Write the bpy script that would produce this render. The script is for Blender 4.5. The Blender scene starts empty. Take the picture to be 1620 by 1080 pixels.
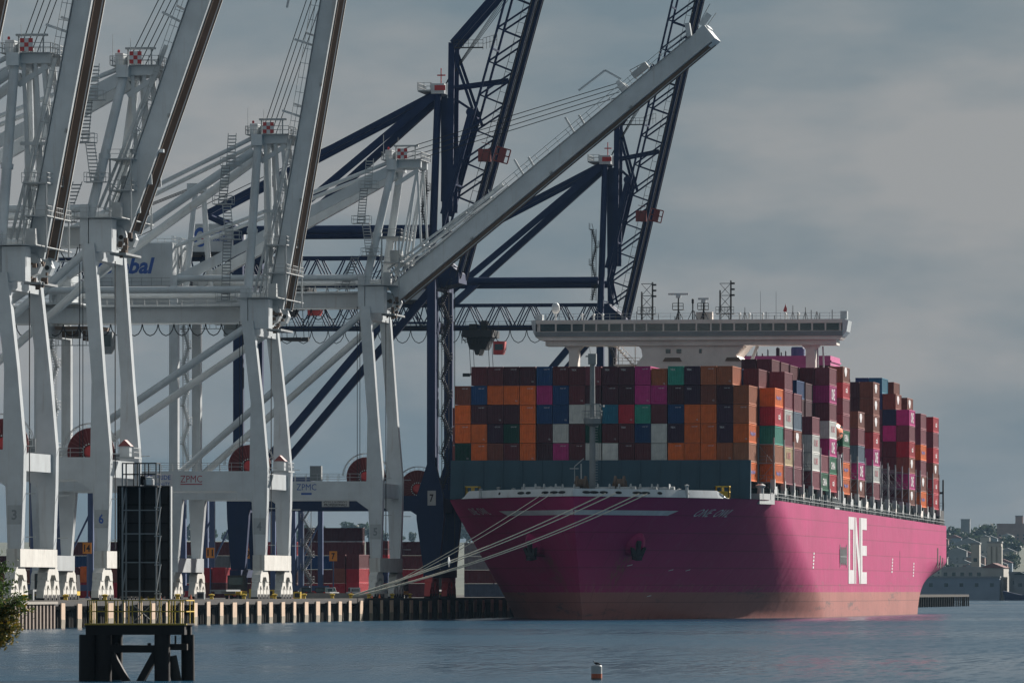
import bpy, math, random
from math import sin, cos, radians, pi, sqrt, atan2, exp
from mathutils import Vector, Matrix, noise as mnoise

scene = bpy.context.scene
C = scene.collection
random.seed(7)

# ------------------------------------------------------------------ camera
# World axes: x across the quay (towards the water), y along the quay and the ship (away from the camera), z up, water at 0.
YAW = 0.13546
CAM = Vector((152.44, -1185.2, 4.42))
cam_d = bpy.data.cameras.new('camera')
cam = bpy.data.objects.new('camera', cam_d)
C.objects.link(cam)
cam.location = CAM
cam.rotation_euler = (radians(90), 0, YAW)
cam_d.sensor_width = 36.0
cam_d.lens = 12812 / 1620 * 36
cam_d.shift_y = (933 - 540) / 1620
cam_d.clip_start = 1.0
cam_d.clip_end = 60000
scene.camera = cam

# ------------------------------------------------------------------ light
SUN_AZ, SUN_EL = radians(57), radians(27)
S = Vector((cos(SUN_AZ) * cos(SUN_EL), sin(SUN_AZ) * cos(SUN_EL), sin(SUN_EL)))
sun_d = bpy.data.lights.new('sun', 'SUN')
sun_d.energy = 5.0
sun_d.angle = radians(0.6)
sun_d.color = (1.0, 0.93, 0.85)
sun = bpy.data.objects.new('sun', sun_d)
C.objects.link(sun)
sun.rotation_euler = S.to_track_quat('Z', 'Y').to_euler()

scene.view_settings.view_transform = 'Standard'
scene.view_settings.look = 'None'
scene.view_settings.gamma = 1.0
scene.view_settings.exposure = 0.86
scene.cycles.caustics_reflective = True
scene.cycles.caustics_refractive = False

world = bpy.data.worlds.new('World')
scene.world = world
world.use_nodes = True
wn, wl = world.node_tree.nodes, world.node_tree.links
wn.clear()
w_out = wn.new('ShaderNodeOutputWorld')
w_bg = wn.new('ShaderNodeBackground')
w_sky = wn.new('ShaderNodeTexSky')
w_sky.sky_type = 'NISHITA'
w_sky.sun_disc = False
w_sky.sun_elevation = SUN_EL
w_sky.sun_rotation = atan2(S.x, S.y)
w_sky.air_density = 1.2
w_sky.dust_density = 2.0
w_dim = wn.new('ShaderNodeVectorMath'); w_dim.operation = 'SCALE'; w_dim.inputs['Scale'].default_value = 0.02
w_tc = wn.new('ShaderNodeTexCoord')
def w_noise(scale, detail, rough, loc):
    m = wn.new('ShaderNodeMapping'); m.inputs['Scale'].default_value = scale; m.inputs['Location'].default_value = loc
    n = wn.new('ShaderNodeTexNoise'); n.inputs['Scale'].default_value = 1.0
    n.inputs['Detail'].default_value = detail; n.inputs['Roughness'].default_value = rough
    wl.new(w_tc.outputs['Generated'], m.inputs['Vector']); wl.new(m.outputs['Vector'], n.inputs['Vector'])
    return n
w_n1 = w_noise((19, 19, 52), 5.0, 0.52, (3.1, 1.7, 5.35))
w_n2 = w_noise((44, 44, 150), 4.0, 0.55, (0.4, 8.2, 2.1))
w_mixn = wn.new('ShaderNodeMath'); w_mixn.operation = 'MULTIPLY_ADD'; w_mixn.inputs[1].default_value = 0.28
wl.new(w_n2.outputs['Fac'], w_mixn.inputs[0]); wl.new(w_n1.outputs['Fac'], w_mixn.inputs[2])
w_ramp = wn.new('ShaderNodeValToRGB')
w_ramp.color_ramp.elements[0].position = 0.46; w_ramp.color_ramp.elements[0].color = (0.108, 0.154, 0.190, 1)
w_ramp.color_ramp.elements[1].position = 0.78; w_ramp.color_ramp.elements[1].color = (0.222, 0.234, 0.246, 1)
w_el = w_ramp.color_ramp.elements.new(0.61); w_el.color = (0.152, 0.186, 0.212, 1)
wl.new(w_mixn.outputs[0], w_ramp.inputs['Fac'])
w_mix = wn.new('ShaderNodeMixRGB'); w_mix.inputs['Fac'].default_value = 0.86
wl.new(w_sky.outputs['Color'], w_dim.inputs[0]); wl.new(w_dim.outputs['Vector'], w_mix.inputs['Color1'])
wl.new(w_ramp.outputs['Color'], w_mix.inputs['Color2'])
wl.new(w_mix.outputs['Color'], w_bg.inputs['Color'])
w_bg.inputs['Strength'].default_value = 0.83
wl.new(w_bg.outputs['Background'], w_out.inputs['Surface'])

# ------------------------------------------------------------------ materials
def new_mat(name):
    m = bpy.data.materials.new(name); m.use_nodes = True
    nt = m.node_tree; b = nt.nodes['Principled BSDF']
    return m, nt, b
def col4(c): return (c[0], c[1], c[2], 1.0)
def noise_node(nt, scale, detail=4.0, rough=0.55, stretch=(1, 1, 1), coord='Object'):
    tc = nt.nodes.new('ShaderNodeTexCoord'); mp = nt.nodes.new('ShaderNodeMapping'); n = nt.nodes.new('ShaderNodeTexNoise')
    mp.inputs['Scale'].default_value = stretch
    n.inputs['Scale'].default_value = scale; n.inputs['Detail'].default_value = detail; n.inputs['Roughness'].default_value = rough
    nt.links.new(tc.outputs[coord], mp.inputs['Vector']); nt.links.new(mp.outputs['Vector'], n.inputs['Vector'])
    return n
def ramp_node(nt, fac, p0, c0, p1, c1):
    r = nt.nodes.new('ShaderNodeValToRGB')
    r.color_ramp.elements[0].position = p0; r.color_ramp.elements[0].color = col4(c0)
    r.color_ramp.elements[1].position = p1; r.color_ramp.elements[1].color = col4(c1)
    nt.links.new(fac, r.inputs['Fac']); return r
def mix_node(nt, fac, a, b, mode='MIX'):
    m = nt.nodes.new('ShaderNodeMixRGB'); m.blend_type = mode
    for sock, v in ((m.inputs['Fac'], fac), (m.inputs['Color1'], a), (m.inputs['Color2'], b)):
        if hasattr(v, 'links') or hasattr(v, 'is_linked'): nt.links.new(v, sock)
        elif isinstance(v, (int, float)): sock.default_value = v
        else: sock.default_value = col4(v)
    return m
def paint(name, c, rough=0.45, dirt=(0.12, 0.09, 0.06), amount=0.35, streak=0.25, scale=0.5, metal=0.0, bump=0.0):
    """painted metal or concrete: broad tone changes, vertical runs of dirt and small specks of rust"""
    m, nt, b = new_mat(name)
    n1 = noise_node(nt, scale, 5, 0.6)
    lo = tuple(x * 0.84 for x in c); hi = tuple(min(1, x * 1.10) for x in c)
    r1 = ramp_node(nt, n1.outputs['Fac'], 0.3, lo, 0.7, hi)
    n2 = noise_node(nt, 1.6, 6, 0.65, (1.2, 1.2, 0.09))
    r2 = ramp_node(nt, n2.outputs['Fac'], 0.56, (0, 0, 0), 0.78, (1, 1, 1))
    sc = nt.nodes.new('ShaderNodeMath'); sc.operation = 'MULTIPLY'; sc.inputs[1].default_value = streak
    nt.links.new(r2.outputs['Color'], sc.inputs[0])
    mx = mix_node(nt, sc.outputs[0], r1.outputs['Color'], dirt)
    n3 = noise_node(nt, 2.3, 8, 0.7)
    r3 = ramp_node(nt, n3.outputs['Fac'], 0.62, (0, 0, 0), 0.74, (1, 1, 1))
    sc3 = nt.nodes.new('ShaderNodeMath'); sc3.operation = 'MULTIPLY'; sc3.inputs[1].default_value = amount
    nt.links.new(r3.outputs['Color'], sc3.inputs[0])
    mx2 = mix_node(nt, sc3.outputs[0], mx.outputs['Color'], dirt)
    nt.links.new(mx2.outputs['Color'], b.inputs['Base Color'])
    b.inputs['Roughness'].default_value = rough; b.inputs['Metallic'].default_value = metal
    if max(c) < 0.12: b.inputs['Specular IOR Level'].default_value = 0.2
    if bump:
        bp = nt.nodes.new('ShaderNodeBump'); bp.inputs['Strength'].default_value = bump; bp.inputs['Distance'].default_value = 0.05
        nt.links.new(n3.outputs['Fac'], bp.inputs['Height']); nt.links.new(bp.outputs['Normal'], b.inputs['Normal'])
    return m

M = {}
M['white'] = paint('white_crane_paint', (0.50, 0.535, 0.55), 0.30, (0.24, 0.15, 0.09), 0.4, 0.36, 0.25)
M['white_dirty'] = paint('dirty_white_paint', (0.54, 0.53, 0.49), 0.6, (0.16, 0.09, 0.05), 0.75, 0.6, 0.6)
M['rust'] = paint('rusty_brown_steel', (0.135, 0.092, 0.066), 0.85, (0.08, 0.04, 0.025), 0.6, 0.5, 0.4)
M['navy'] = paint('navy_crane_paint', (0.006, 0.020, 0.070), 0.6, (0.05, 0.05, 0.06), 0.25, 0.25, 0.3)
M['navy_pale'] = paint('faded_navy_paint', (0.05, 0.085, 0.19), 0.5, (0.03, 0.03, 0.05), 0.3, 0.35, 0.3)
M['dark'] = paint('dark_steel', (0.030, 0.032, 0.035), 0.6, (0.06, 0.04, 0.03), 0.4, 0.2)
M['grey'] = paint('grey_steel', (0.20, 0.22, 0.23), 0.6, (0.10, 0.07, 0.05), 0.4, 0.3)
M['pale'] = paint('pale_galvanised', (0.36, 0.38, 0.385), 0.55, (0.2, 0.15, 0.1), 0.3, 0.2)
M['reel'] = paint('dark_red_reel', (0.10, 0.014, 0.016), 0.5, (0.03, 0.01, 0.01), 0.3, 0.2)
M['red'] = paint('red_paint', (0.42, 0.03, 0.03), 0.5, (0.12, 0.03, 0.02), 0.4, 0.3)
M['darkred'] = paint('dark_red_paint', (0.16, 0.02, 0.02), 0.5, (0.04, 0.02, 0.02), 0.4, 0.3)
M['blue_ink'] = paint('blue_lettering', (0.012, 0.075, 0.32), 0.5, (0.2, 0.2, 0.2), 0.1, 0.1)
M['red_ink'] = paint('red_lettering', (0.30, 0.015, 0.04), 0.5, (0.2, 0.1, 0.1), 0.1, 0.1)
M['black_ink'] = paint('black_lettering', (0.015, 0.015, 0.018), 0.5, (0.1, 0.1, 0.1), 0.1, 0.1)
M['white_ink'] = paint('white_lettering', (0.55, 0.54, 0.55), 0.5, (0.3, 0.2, 0.2), 0.2, 0.2)
M['tan'] = paint('sun_bleached_fender', (0.50, 0.36, 0.25), 0.8, (0.22, 0.15, 0.09), 0.4, 0.5, 1.0)
M['tide'] = paint('wet_tide_band', (0.20, 0.17, 0.12), 0.7, (0.05, 0.05, 0.03), 0.7, 0.6, 2.0)
M['concrete'] = paint('weathered_concrete', (0.27, 0.25, 0.22), 0.9, (0.10, 0.08, 0.06), 0.6, 0.5, 0.4, bump=0.3)
M['sheet'] = paint('weathered_sheet_pile', (0.20, 0.155, 0.125), 0.85, (0.07, 0.045, 0.03), 0.6, 0.7, 0.8)
M['pile'] = paint('dark_timber_pile', (0.035, 0.032, 0.028), 0.85, (0.08, 0.07, 0.06), 0.5, 0.5, 1.2)
M['black'] = paint('black_creosote', (0.012, 0.012, 0.013), 0.7, (0.035, 0.033, 0.03), 0.5, 0.4, 1.2)
M['yellow'] = paint('yellow_paint', (0.60, 0.40, 0.02), 0.55, (0.15, 0.10, 0.03), 0.5, 0.4)
M['olive'] = paint('shaded_yellow_paint', (0.36, 0.26, 0.03), 0.6, (0.10, 0.08, 0.03), 0.6, 0.4)
M['orange'] = paint('orange_plate', (0.70, 0.24, 0.015), 0.5, (0.2, 0.1, 0.05), 0.2, 0.2)
M['lifeboat'] = paint('lifeboat_orange', (0.75, 0.17, 0.05), 0.4, (0.3, 0.1, 0.05), 0.2, 0.2)
M['glass'] = None
m, nt, b = new_mat('window_glass'); b.inputs['Base Color'].default_value = (0.018, 0.045, 0.050, 1); b.inputs['Roughness'].default_value = 0.12; b.inputs['Specular IOR Level'].default_value = 0.5
M['glass'] = m
M['cream'] = paint('cream_superstructure', (0.68, 0.62, 0.57), 0.55, (0.32, 0.22, 0.16), 0.18, 0.2, 0.25)
M['bluegrey'] = paint('blue_grey_breakwater', (0.036, 0.076, 0.105), 0.7, (0.03, 0.04, 0.05), 0.4, 0.4, 0.15)
M['deckgreen'] = paint('dark_green_deck_steel', (0.025, 0.05, 0.052), 0.65, (0.03, 0.03, 0.025), 0.4, 0.3)
M['rope'] = paint('pale_mooring_rope', (0.62, 0.58, 0.47), 0.9, (0.3, 0.25, 0.2), 0.3, 0.1, 3.0)
M['cable'] = paint('dark_wire_rope', (0.022, 0.024, 0.028), 0.6, (0.04, 0.04, 0.04), 0.2, 0.1)
M['asphalt'] = paint('quay_asphalt', (0.06, 0.058, 0.055), 0.95, (0.03, 0.03, 0.03), 0.5, 0.0, 0.1)
M['tyre'] = paint('tyre_rubber', (0.02, 0.02, 0.02), 0.85, (0.05, 0.045, 0.04), 0.3, 0.0)
M['lamp_red'] = paint('red_lens', (0.5, 0.02, 0.02), 0.2, (0.3, 0.02, 0.02), 0.1, 0)
M['silver'] = paint('silver_lantern', (0.55, 0.57, 0.58), 0.35, (0.3, 0.3, 0.3), 0.2, 0.1)
M['roofred'] = paint('brick_red_roof', (0.17, 0.075, 0.07), 0.9, (0.1, 0.06, 0.05), 0.3, 0.2, 0.1)
M['wall_pale'] = paint('pale_plaster', (0.36, 0.345, 0.315), 0.9, (0.3, 0.25, 0.2), 0.3, 0.4, 0.15)
M['wall_grey'] = paint('grey_plaster', (0.20, 0.215, 0.225), 0.9, (0.18, 0.17, 0.15), 0.3, 0.4, 0.15)
M['wall_brick'] = paint('dull_brick', (0.24, 0.15, 0.12), 0.9, (0.15, 0.1, 0.08), 0.3, 0.3, 0.15)
M['wall_blue'] = paint('blue_grey_cladding', (0.20, 0.25, 0.31), 0.8, (0.12, 0.13, 0.15), 0.3, 0.3, 0.15)
M['bark'] = paint('bark', (0.07, 0.05, 0.035), 0.95, (0.03, 0.02, 0.015), 0.5, 0.3, 2.0)
M['earth'] = paint('bank_earth', (0.10, 0.085, 0.05), 0.95, (0.05, 0.06, 0.02), 0.6, 0.0, 0.5)
M['feather'] = paint('black_feather', (0.008, 0.009, 0.012), 0.5, (0.02, 0.02, 0.02), 0.2, 0)

def leaf_mat(name, c0, c1, c2):
    m, nt, b = new_mat(name)
    g = nt.nodes.new('ShaderNodeNewGeometry')
    r = nt.nodes.new('ShaderNodeValToRGB')
    r.color_ramp.elements[0].color = col4(c0); r.color_ramp.elements[1].color = col4(c2)
    e = r.color_ramp.elements.new(0.55); e.color = col4(c1)
    nt.links.new(g.outputs['Random Per Island'], r.inputs['Fac'])
    nt.links.new(r.outputs['Color'], b.inputs['Base Color'])
    b.inputs['Roughness'].default_value = 0.6
    tr = nt.nodes.new('ShaderNodeBsdfTranslucent'); mx = nt.nodes.new('ShaderNodeMixShader'); mx.inputs['Fac'].default_value = 0.3
    nt.links.new(r.outputs['Color'], tr.inputs['Color'])
    nt.links.new(b.outputs['BSDF'], mx.inputs[1]); nt.links.new(tr.outputs['BSDF'], mx.inputs[2])
    nt.links.new(mx.outputs['Shader'], nt.nodes['Material Output'].inputs['Surface'])
    return m
M['leaf'] = leaf_mat('green_leaves', (0.020, 0.045, 0.012), (0.045, 0.085, 0.020), (0.085, 0.13, 0.028))
M['leaf_yellow'] = leaf_mat('yellow_lit_leaves', (0.05, 0.07, 0.015), (0.15, 0.12, 0.02), (0.30, 0.20, 0.02))
M['leaf_far'] = leaf_mat('far_foliage', (0.020, 0.036, 0.018), (0.035, 0.055, 0.025), (0.055, 0.075, 0.032))

# container paint: the colour is the object's own colour
def container_material():
    m, nt, b = new_mat('container_paint')
    oi = nt.nodes.new('ShaderNodeObjectInfo')
    n1 = noise_node(nt, 0.9, 5, 0.6); r1 = ramp_node(nt, n1.outputs['Fac'], 0.3, (0.80, 0.80, 0.80), 0.7, (1.12, 1.1, 1.08))
    mm = mix_node(nt, 1.0, oi.outputs['Color'], r1.outputs['Color'], 'MULTIPLY')
    n2 = noise_node(nt, 1.1, 6, 0.65, (1.5, 1.5, 0.2)); r2 = ramp_node(nt, n2.outputs['Fac'], 0.56, (0, 0, 0), 0.80, (0.3, 0.3, 0.3))
    add = nt.nodes.new('ShaderNodeVectorMath'); add.operation = 'ADD'
    m2 = mix_node(nt, r2.outputs['Color'], mm.outputs['Color'], (0.10, 0.065, 0.05))
    nt.links.new(m2.outputs['Color'], b.inputs['Base Color']); b.inputs['Roughness'].default_value = 0.6; b.inputs['Specular IOR Level'].default_value = 0.2
    nt.nodes.remove(add)
    return m
M['container'] = container_material()

def hull_material(name, c, dirt, waterline, low_col=(0.36, 0.20, 0.17), low_h=2.4):
    m, nt, b = new_mat(name)
    n1 = noise_node(nt, 0.05, 6, 0.6, (1, 1, 2.5)); r1 = ramp_node(nt, n1.outputs['Fac'], 0.3, tuple(x * 0.86 for x in c), 0.72, tuple(min(1, x * 1.12) for x in c))
    n2 = noise_node(nt, 0.5, 7, 0.68, (1, 1, 0.10)); r2 = ramp_node(nt, n2.outputs['Fac'], 0.55, (0, 0, 0), 0.80, (0.5, 0.5, 0.5))
    m1 = mix_node(nt, r2.outputs['Color'], r1.outputs['Color'], dirt)
    # horizontal scrapes of fenders and tugs
    n3 = noise_node(nt, 0.22, 8, 0.72, (0.28, 0.28, 2.6)); r3 = ramp_node(nt, n3.outputs['Fac'], 0.57, (0, 0, 0), 0.66, (0.8, 0.8, 0.8))
    tc = nt.nodes.new('ShaderNodeTexCoord'); sp = nt.nodes.new('ShaderNodeSeparateXYZ'); nt.links.new(tc.outputs['Object'], sp.inputs[0])
    low = nt.nodes.new('ShaderNodeMapRange'); low.inputs[1].default_value = 9.0; low.inputs[2].default_value = 3.0
    nt.links.new(sp.outputs['Z'], low.inputs[0])
    mul = nt.nodes.new('ShaderNodeMath'); mul.operation = 'MULTIPLY'
    nt.links.new(r3.outputs['Color'], mul.inputs[0]); nt.links.new(low.outputs[0], mul.inputs[1])
    m2 = mix_node(nt, mul.outputs[0], m1.outputs['Color'], (0.10, 0.07, 0.07))
    # rust and chafed paint just above the waterline band
    n4 = noise_node(nt, 0.9, 8, 0.7, (1, 1, 0.25)); r4 = ramp_node(nt, n4.outputs['Fac'], 0.50, (0, 0, 0), 0.66, (0.75, 0.75, 0.75))
    lw = nt.nodes.new('ShaderNodeMapRange'); lw.inputs[1].default_value = waterline + low_h; lw.inputs[2].default_value = waterline
    nt.links.new(sp.outputs['Z'], lw.inputs[0])
    mul2 = nt.nodes.new('ShaderNodeMath'); mul2.operation = 'MULTIPLY'
    nt.links.new(r4.outputs['Color'], mul2.inputs[0]); nt.links.new(lw.outputs[0], mul2.inputs[1])
    m3 = mix_node(nt, mul2.outputs[0], m2.outputs['Color'], low_col)
    # rust runs below the anchors
    def rng(sock, a0, a1, b0, b1):
        up_ = nt.nodes.new('ShaderNodeMapRange'); up_.inputs[1].default_value = a0; up_.inputs[2].default_value = a1; nt.links.new(sock, up_.inputs[0])
        dn_ = nt.nodes.new('ShaderNodeMapRange'); dn_.inputs[1].default_value = b1; dn_.inputs[2].default_value = b0; nt.links.new(sock, dn_.inputs[0])
        mu_ = nt.nodes.new('ShaderNodeMath'); mu_.operation = 'MULTIPLY'; nt.links.new(up_.outputs[0], mu_.inputs[0]); nt.links.new(dn_.outputs[0], mu_.inputs[1]); return mu_.outputs[0]
    n6 = noise_node(nt, 2.2, 5, 0.6, (1, 1, 0.06)); r6 = ramp_node(nt, n6.outputs['Fac'], 0.44, (0, 0, 0), 0.62, (0.8, 0.8, 0.8))
    ma_ = nt.nodes.new('ShaderNodeMath'); ma_.operation = 'MULTIPLY'; nt.links.new(rng(sp.outputs['Y'], 14.0, 15.5, 17.5, 19.0), ma_.inputs[0]); nt.links.new(rng(sp.outputs['Z'], 3.0, 6.0, 9.0, 10.5), ma_.inputs[1])
    mb_ = nt.nodes.new('ShaderNodeMath'); mb_.operation = 'MULTIPLY'; nt.links.new(ma_.outputs[0], mb_.inputs[0]); nt.links.new(r6.outputs['Color'], mb_.inputs[1])
    m3 = mix_node(nt, mb_.outputs[0], m3.outputs['Color'], (0.16, 0.07, 0.04))
    # plate seams: faint vertical and horizontal weld lines catch as slight tone steps
    br = nt.nodes.new('ShaderNodeTexBrick'); mp = nt.nodes.new('ShaderNodeMapping'); mp.inputs['Rotation'].default_value = (radians(90), 0, radians(90))
    cb = nt.nodes.new('ShaderNodeCombineXYZ'); nt.links.new(sp.outputs['Y'], cb.inputs['X']); nt.links.new(sp.outputs['Z'], cb.inputs['Y'])
    nt.links.new(cb.outputs[0], br.inputs['Vector'])
    br.inputs['Scale'].default_value = 1.0; br.inputs['Mortar Size'].default_value = 0.08; br.inputs['Brick Width'].default_value = 12.0; br.inputs['Row Height'].default_value = 2.6
    br.inputs['Color1'].default_value = (1, 1, 1, 1); br.inputs['Color2'].default_value = (0.94, 0.94, 0.94, 1); br.inputs['Mortar'].default_value = (0.66, 0.66, 0.66, 1)
    m4 = mix_node(nt, 1.0, m3.outputs['Color'], br.outputs['Color'], 'MULTIPLY')
    nt.links.new(m4.outputs['Color'], b.inputs['Base Color']); b.inputs['Roughness'].default_value = 0.7; b.inputs['Specular IOR Level'].default_value = 0.15
    nt.nodes.remove(mp)
    bp = nt.nodes.new('ShaderNodeBump'); bp.inputs['Strength'].default_value = 0.25; bp.inputs['Distance'].default_value = 0.3
    n5 = noise_node(nt, 0.35, 3, 0.5); nt.links.new(n5.outputs['Fac'], bp.inputs['Height']); nt.links.new(bp.outputs['Normal'], b.inputs['Normal'])
    return m
M['magenta'] = hull_material('magenta_hull_paint', (0.335, 0.013, 0.108), (0.33, 0.06, 0.165), 4.1, (0.33, 0.13, 0.13), 1.6)
M['boot'] = hull_material('faded_red_antifouling', (0.31, 0.115, 0.10), (0.10, 0.055, 0.05), -0.4, (0.035, 0.035, 0.028), 1.5)
M['magenta_plain'] = paint('magenta_casing_paint', (0.46, 0.05, 0.21), 0.5, (0.2, 0.05, 0.1), 0.2, 0.2)

def water_material():
    m, nt, b = new_mat('harbour_water')
    tc = nt.nodes.new('ShaderNodeTexCoord')
    def nz(sc, det, rough, st):
        mp = nt.nodes.new('ShaderNodeMapping'); mp.inputs['Scale'].default_value = st
        n = nt.nodes.new('ShaderNodeTexNoise'); n.inputs['Scale'].default_value = sc; n.inputs['Detail'].default_value = det; n.inputs['Roughness'].default_value = rough
        nt.links.new(tc.outputs['Object'], mp.inputs['Vector']); nt.links.new(mp.outputs['Vector'], n.inputs['Vector']); return n
    a = nz(1.0, 3, 0.65, (2.0, 0.15, 1)); c = nz(1.0, 3, 0.6, (0.5, 0.035, 1)); d = nz(0.016, 3, 0.5, (0.35, 0.28, 1))
    # wavelets tilt the surface directly, so that ripples stay visible at this grazing view
    def vm(op, x, y):
        n_ = nt.nodes.new('ShaderNodeVectorMath'); n_.operation = op
        for k_, v_ in ((0, x), (1, y)):
            if isinstance(v_, tuple): n_.inputs[k_].default_value = v_
            elif v_ is not None: nt.links.new(v_, n_.inputs[k_])
        return n_.outputs[0]
    t1 = vm('MULTIPLY', vm('SUBTRACT', a.outputs['Color'], (0.5, 0.5, 0.5)), (0.40, 0.62, 0.0))
    t2 = vm('MULTIPLY', vm('SUBTRACT', c.outputs['Color'], (0.5, 0.5, 0.5)), (0.16, 0.30, 0.0))
    nrm = vm('NORMALIZE', vm('ADD', vm('ADD', t1, t2), (0.0, -0.03, 1.0)), None)
    nt.links.new(nrm, b.inputs['Normal'])
    r = ramp_node(nt, d.outputs['Fac'], 0.35, (0.005, 0.036, 0.070), 0.7, (0.009, 0.050, 0.090))
    nt.links.new(r.outputs['Color'], b.inputs['Base Color'])
    rr = nt.nodes.new('ShaderNodeMapRange'); rr.inputs[1].default_value = 0.35; rr.inputs[2].default_value = 0.7; rr.inputs[3].default_value = 0.12; rr.inputs[4].default_value = 0.30
    nt.links.new(d.outputs['Fac'], rr.inputs[0]); nt.links.new(rr.outputs[0], b.inputs['Roughness'])
    b.inputs['IOR'].default_value = 1.33; b.inputs['Specular IOR Level'].default_value = 0.16
    return m
M['water'] = water_material()

# ------------------------------------------------------------------ mesh helpers
class MB:
    """collects shapes and links them as ONE mesh object"""
    def __init__(self): self.v, self.f, self.s = [], [], []
    def add(self, vs, fs, smooth=False):
        o = len(self.v); self.v += [tuple(p) for p in vs]
        for q in fs: self.f.append([i + o for i in q]); self.s.append(smooth)
        return self
    def box(self, x0, x1, y0, y1, z0, z1):
        return self.add([(x0, y0, z0), (x1, y0, z0), (x1, y1, z0), (x0, y1, z0), (x0, y0, z1), (x1, y0, z1), (x1, y1, z1), (x0, y1, z1)],
                        [(0, 3, 2, 1), (4, 5, 6, 7), (0, 1, 5, 4), (1, 2, 6, 5), (2, 3, 7, 6), (3, 0, 4, 7)])
    def beam(self, p, q, w, h, up=(0, 0, 1), w2=None, h2=None):
        """box from p to q: w across, h along up"""
        p, q = Vector(p), Vector(q); d = (q - p).normalized(); u = Vector(up)
        if abs(d.dot(u)) > 0.98: u = Vector((1, 0, 0))
        a = d.cross(u).normalized(); u = a.cross(d).normalized()
        w2 = w if w2 is None else w2; h2 = h if h2 is None else h2
        vs = []
        for c, ww, hh in ((p, w, h), (q, w2, h2)):
            vs += [c - a * ww / 2 - u * hh / 2, c + a * ww / 2 - u * hh / 2, c + a * ww / 2 + u * hh / 2, c - a * ww / 2 + u * hh / 2]
        return self.add(vs, [(0, 3, 2, 1), (4, 5, 6, 7), (0, 1, 5, 4), (1, 2, 6, 5), (2, 3, 7, 6), (3, 0, 4, 7)])
    def tube(self, p, q, r, r2=None, n=10, caps=True):
        p, q = Vector(p), Vector(q); d = (q - p).normalized(); r2 = r if r2 is None else r2
        a = d.cross(Vector((0, 0, 1)) if abs(d.z) < 0.9 else Vector((1, 0, 0))).normalized(); b = d.cross(a)
        ring = [(a * cos(2 * pi * i / n) + b * sin(2 * pi * i / n)) for i in range(n)]
        vs = [p + k * r for k in ring] + [q + k * r2 for k in ring]
        self.add(vs, [(i, (i + 1) % n, n + (i + 1) % n, n + i) for i in range(n)], n > 5)
        if caps:
            self.add([p + k * r for k in ring], [list(range(n))[::-1]]); self.add([q + k * r2 for k in ring], [list(range(n))])
        return self
    def path(self, pts, r, n=5):
        for i in range(len(pts) - 1): self.tube(pts[i], pts[i + 1], r, n=n, caps=False)
        return self
    def prism(self, poly, y0, y1, axis='y'):
        """polygon in the x-z plane (axis y) or y-z plane (axis x), extruded"""
        n = len(poly)
        ar = sum(poly[i][0] * poly[(i + 1) % n][1] - poly[(i + 1) % n][0] * poly[i][1] for i in range(n))
        if ar < 0: poly = poly[::-1]
        if axis == 'y': vs = [(a, y0, b) for a, b in poly] + [(a, y1, b) for a, b in poly]
        elif axis == 'x': vs = [(y0, a, b) for a, b in poly] + [(y1, a, b) for a, b in poly]
        else: vs = [(a, b, y0) for a, b in poly] + [(a, b, y1) for a, b in poly]
        fs = [list(range(n)), list(range(n, 2 * n))[::-1]] + [(i, i + n, (i + 1) % n + n, (i + 1) % n) for i in range(n)]
        if axis != 'y': fs = [list(f)[::-1] for f in fs]
        return self.add(vs, fs)
    def lathe(self, c, prof, n=14, axis='z'):
        cx, cy, cz = c
        for k in range(len(prof) - 1):
            (r0, h0), (r1, h1) = prof[k], prof[k + 1]
            vs = []
            for r, h in ((r0, h0), (r1, h1)):
                for i in range(n):
                    t = 2 * pi * i / n
                    if axis == 'z': vs.append((cx + r * cos(t), cy + r * sin(t), cz + h))
                    elif axis == 'y': vs.append((cx + r * cos(t), cy + h, cz - r * sin(t)))
                    else: vs.append((cx + h, cy + r * cos(t), cz + r * sin(t)))
            self.add(vs, [(i, (i + 1) % n, n + (i + 1) % n, n + i) for i in range(n)], True)
        return self
    def rail(self, pts, h=1.1, step=1.5, t=0.06):
        """handrail along pts: posts, top rail and knee rail"""
        for i in range(len(pts) - 1):
            p, q = Vector(pts[i]), Vector(pts[i + 1]); L = (q - p).length; k = max(1, int(L / step))
            for j in range(k + 1):
                a = p.lerp(q, j / k); self.box(a.x - t / 2, a.x + t / 2, a.y - t / 2, a.y + t / 2, a.z, a.z + h)
            for hh in (h, h * 0.52):
                self.beam(p + Vector((0, 0, hh)), q + Vector((0, 0, hh)), t, t)
        return self
    def mesh(self, name, mat=None, off=(0, 0, 0)):
        me = bpy.data.meshes.new(name)
        ox, oy, oz = off
        me.from_pydata([(a + ox, b + oy, c + oz) for a, b, c in self.v], [], self.f)
        me.polygons.foreach_set('use_smooth', self.s)
        if mat is not None: me.materials.append(M[mat] if isinstance(mat, str) else mat)
        me.update(); return me
    def build(self, name, mat, parent=None, off=(0, 0, 0)):
        if not self.v: return None
        o = bpy.data.objects.new(name, self.mesh(name, mat, off)); C.objects.link(o)
        if parent is not None: o.parent = parent
        return o

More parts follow.
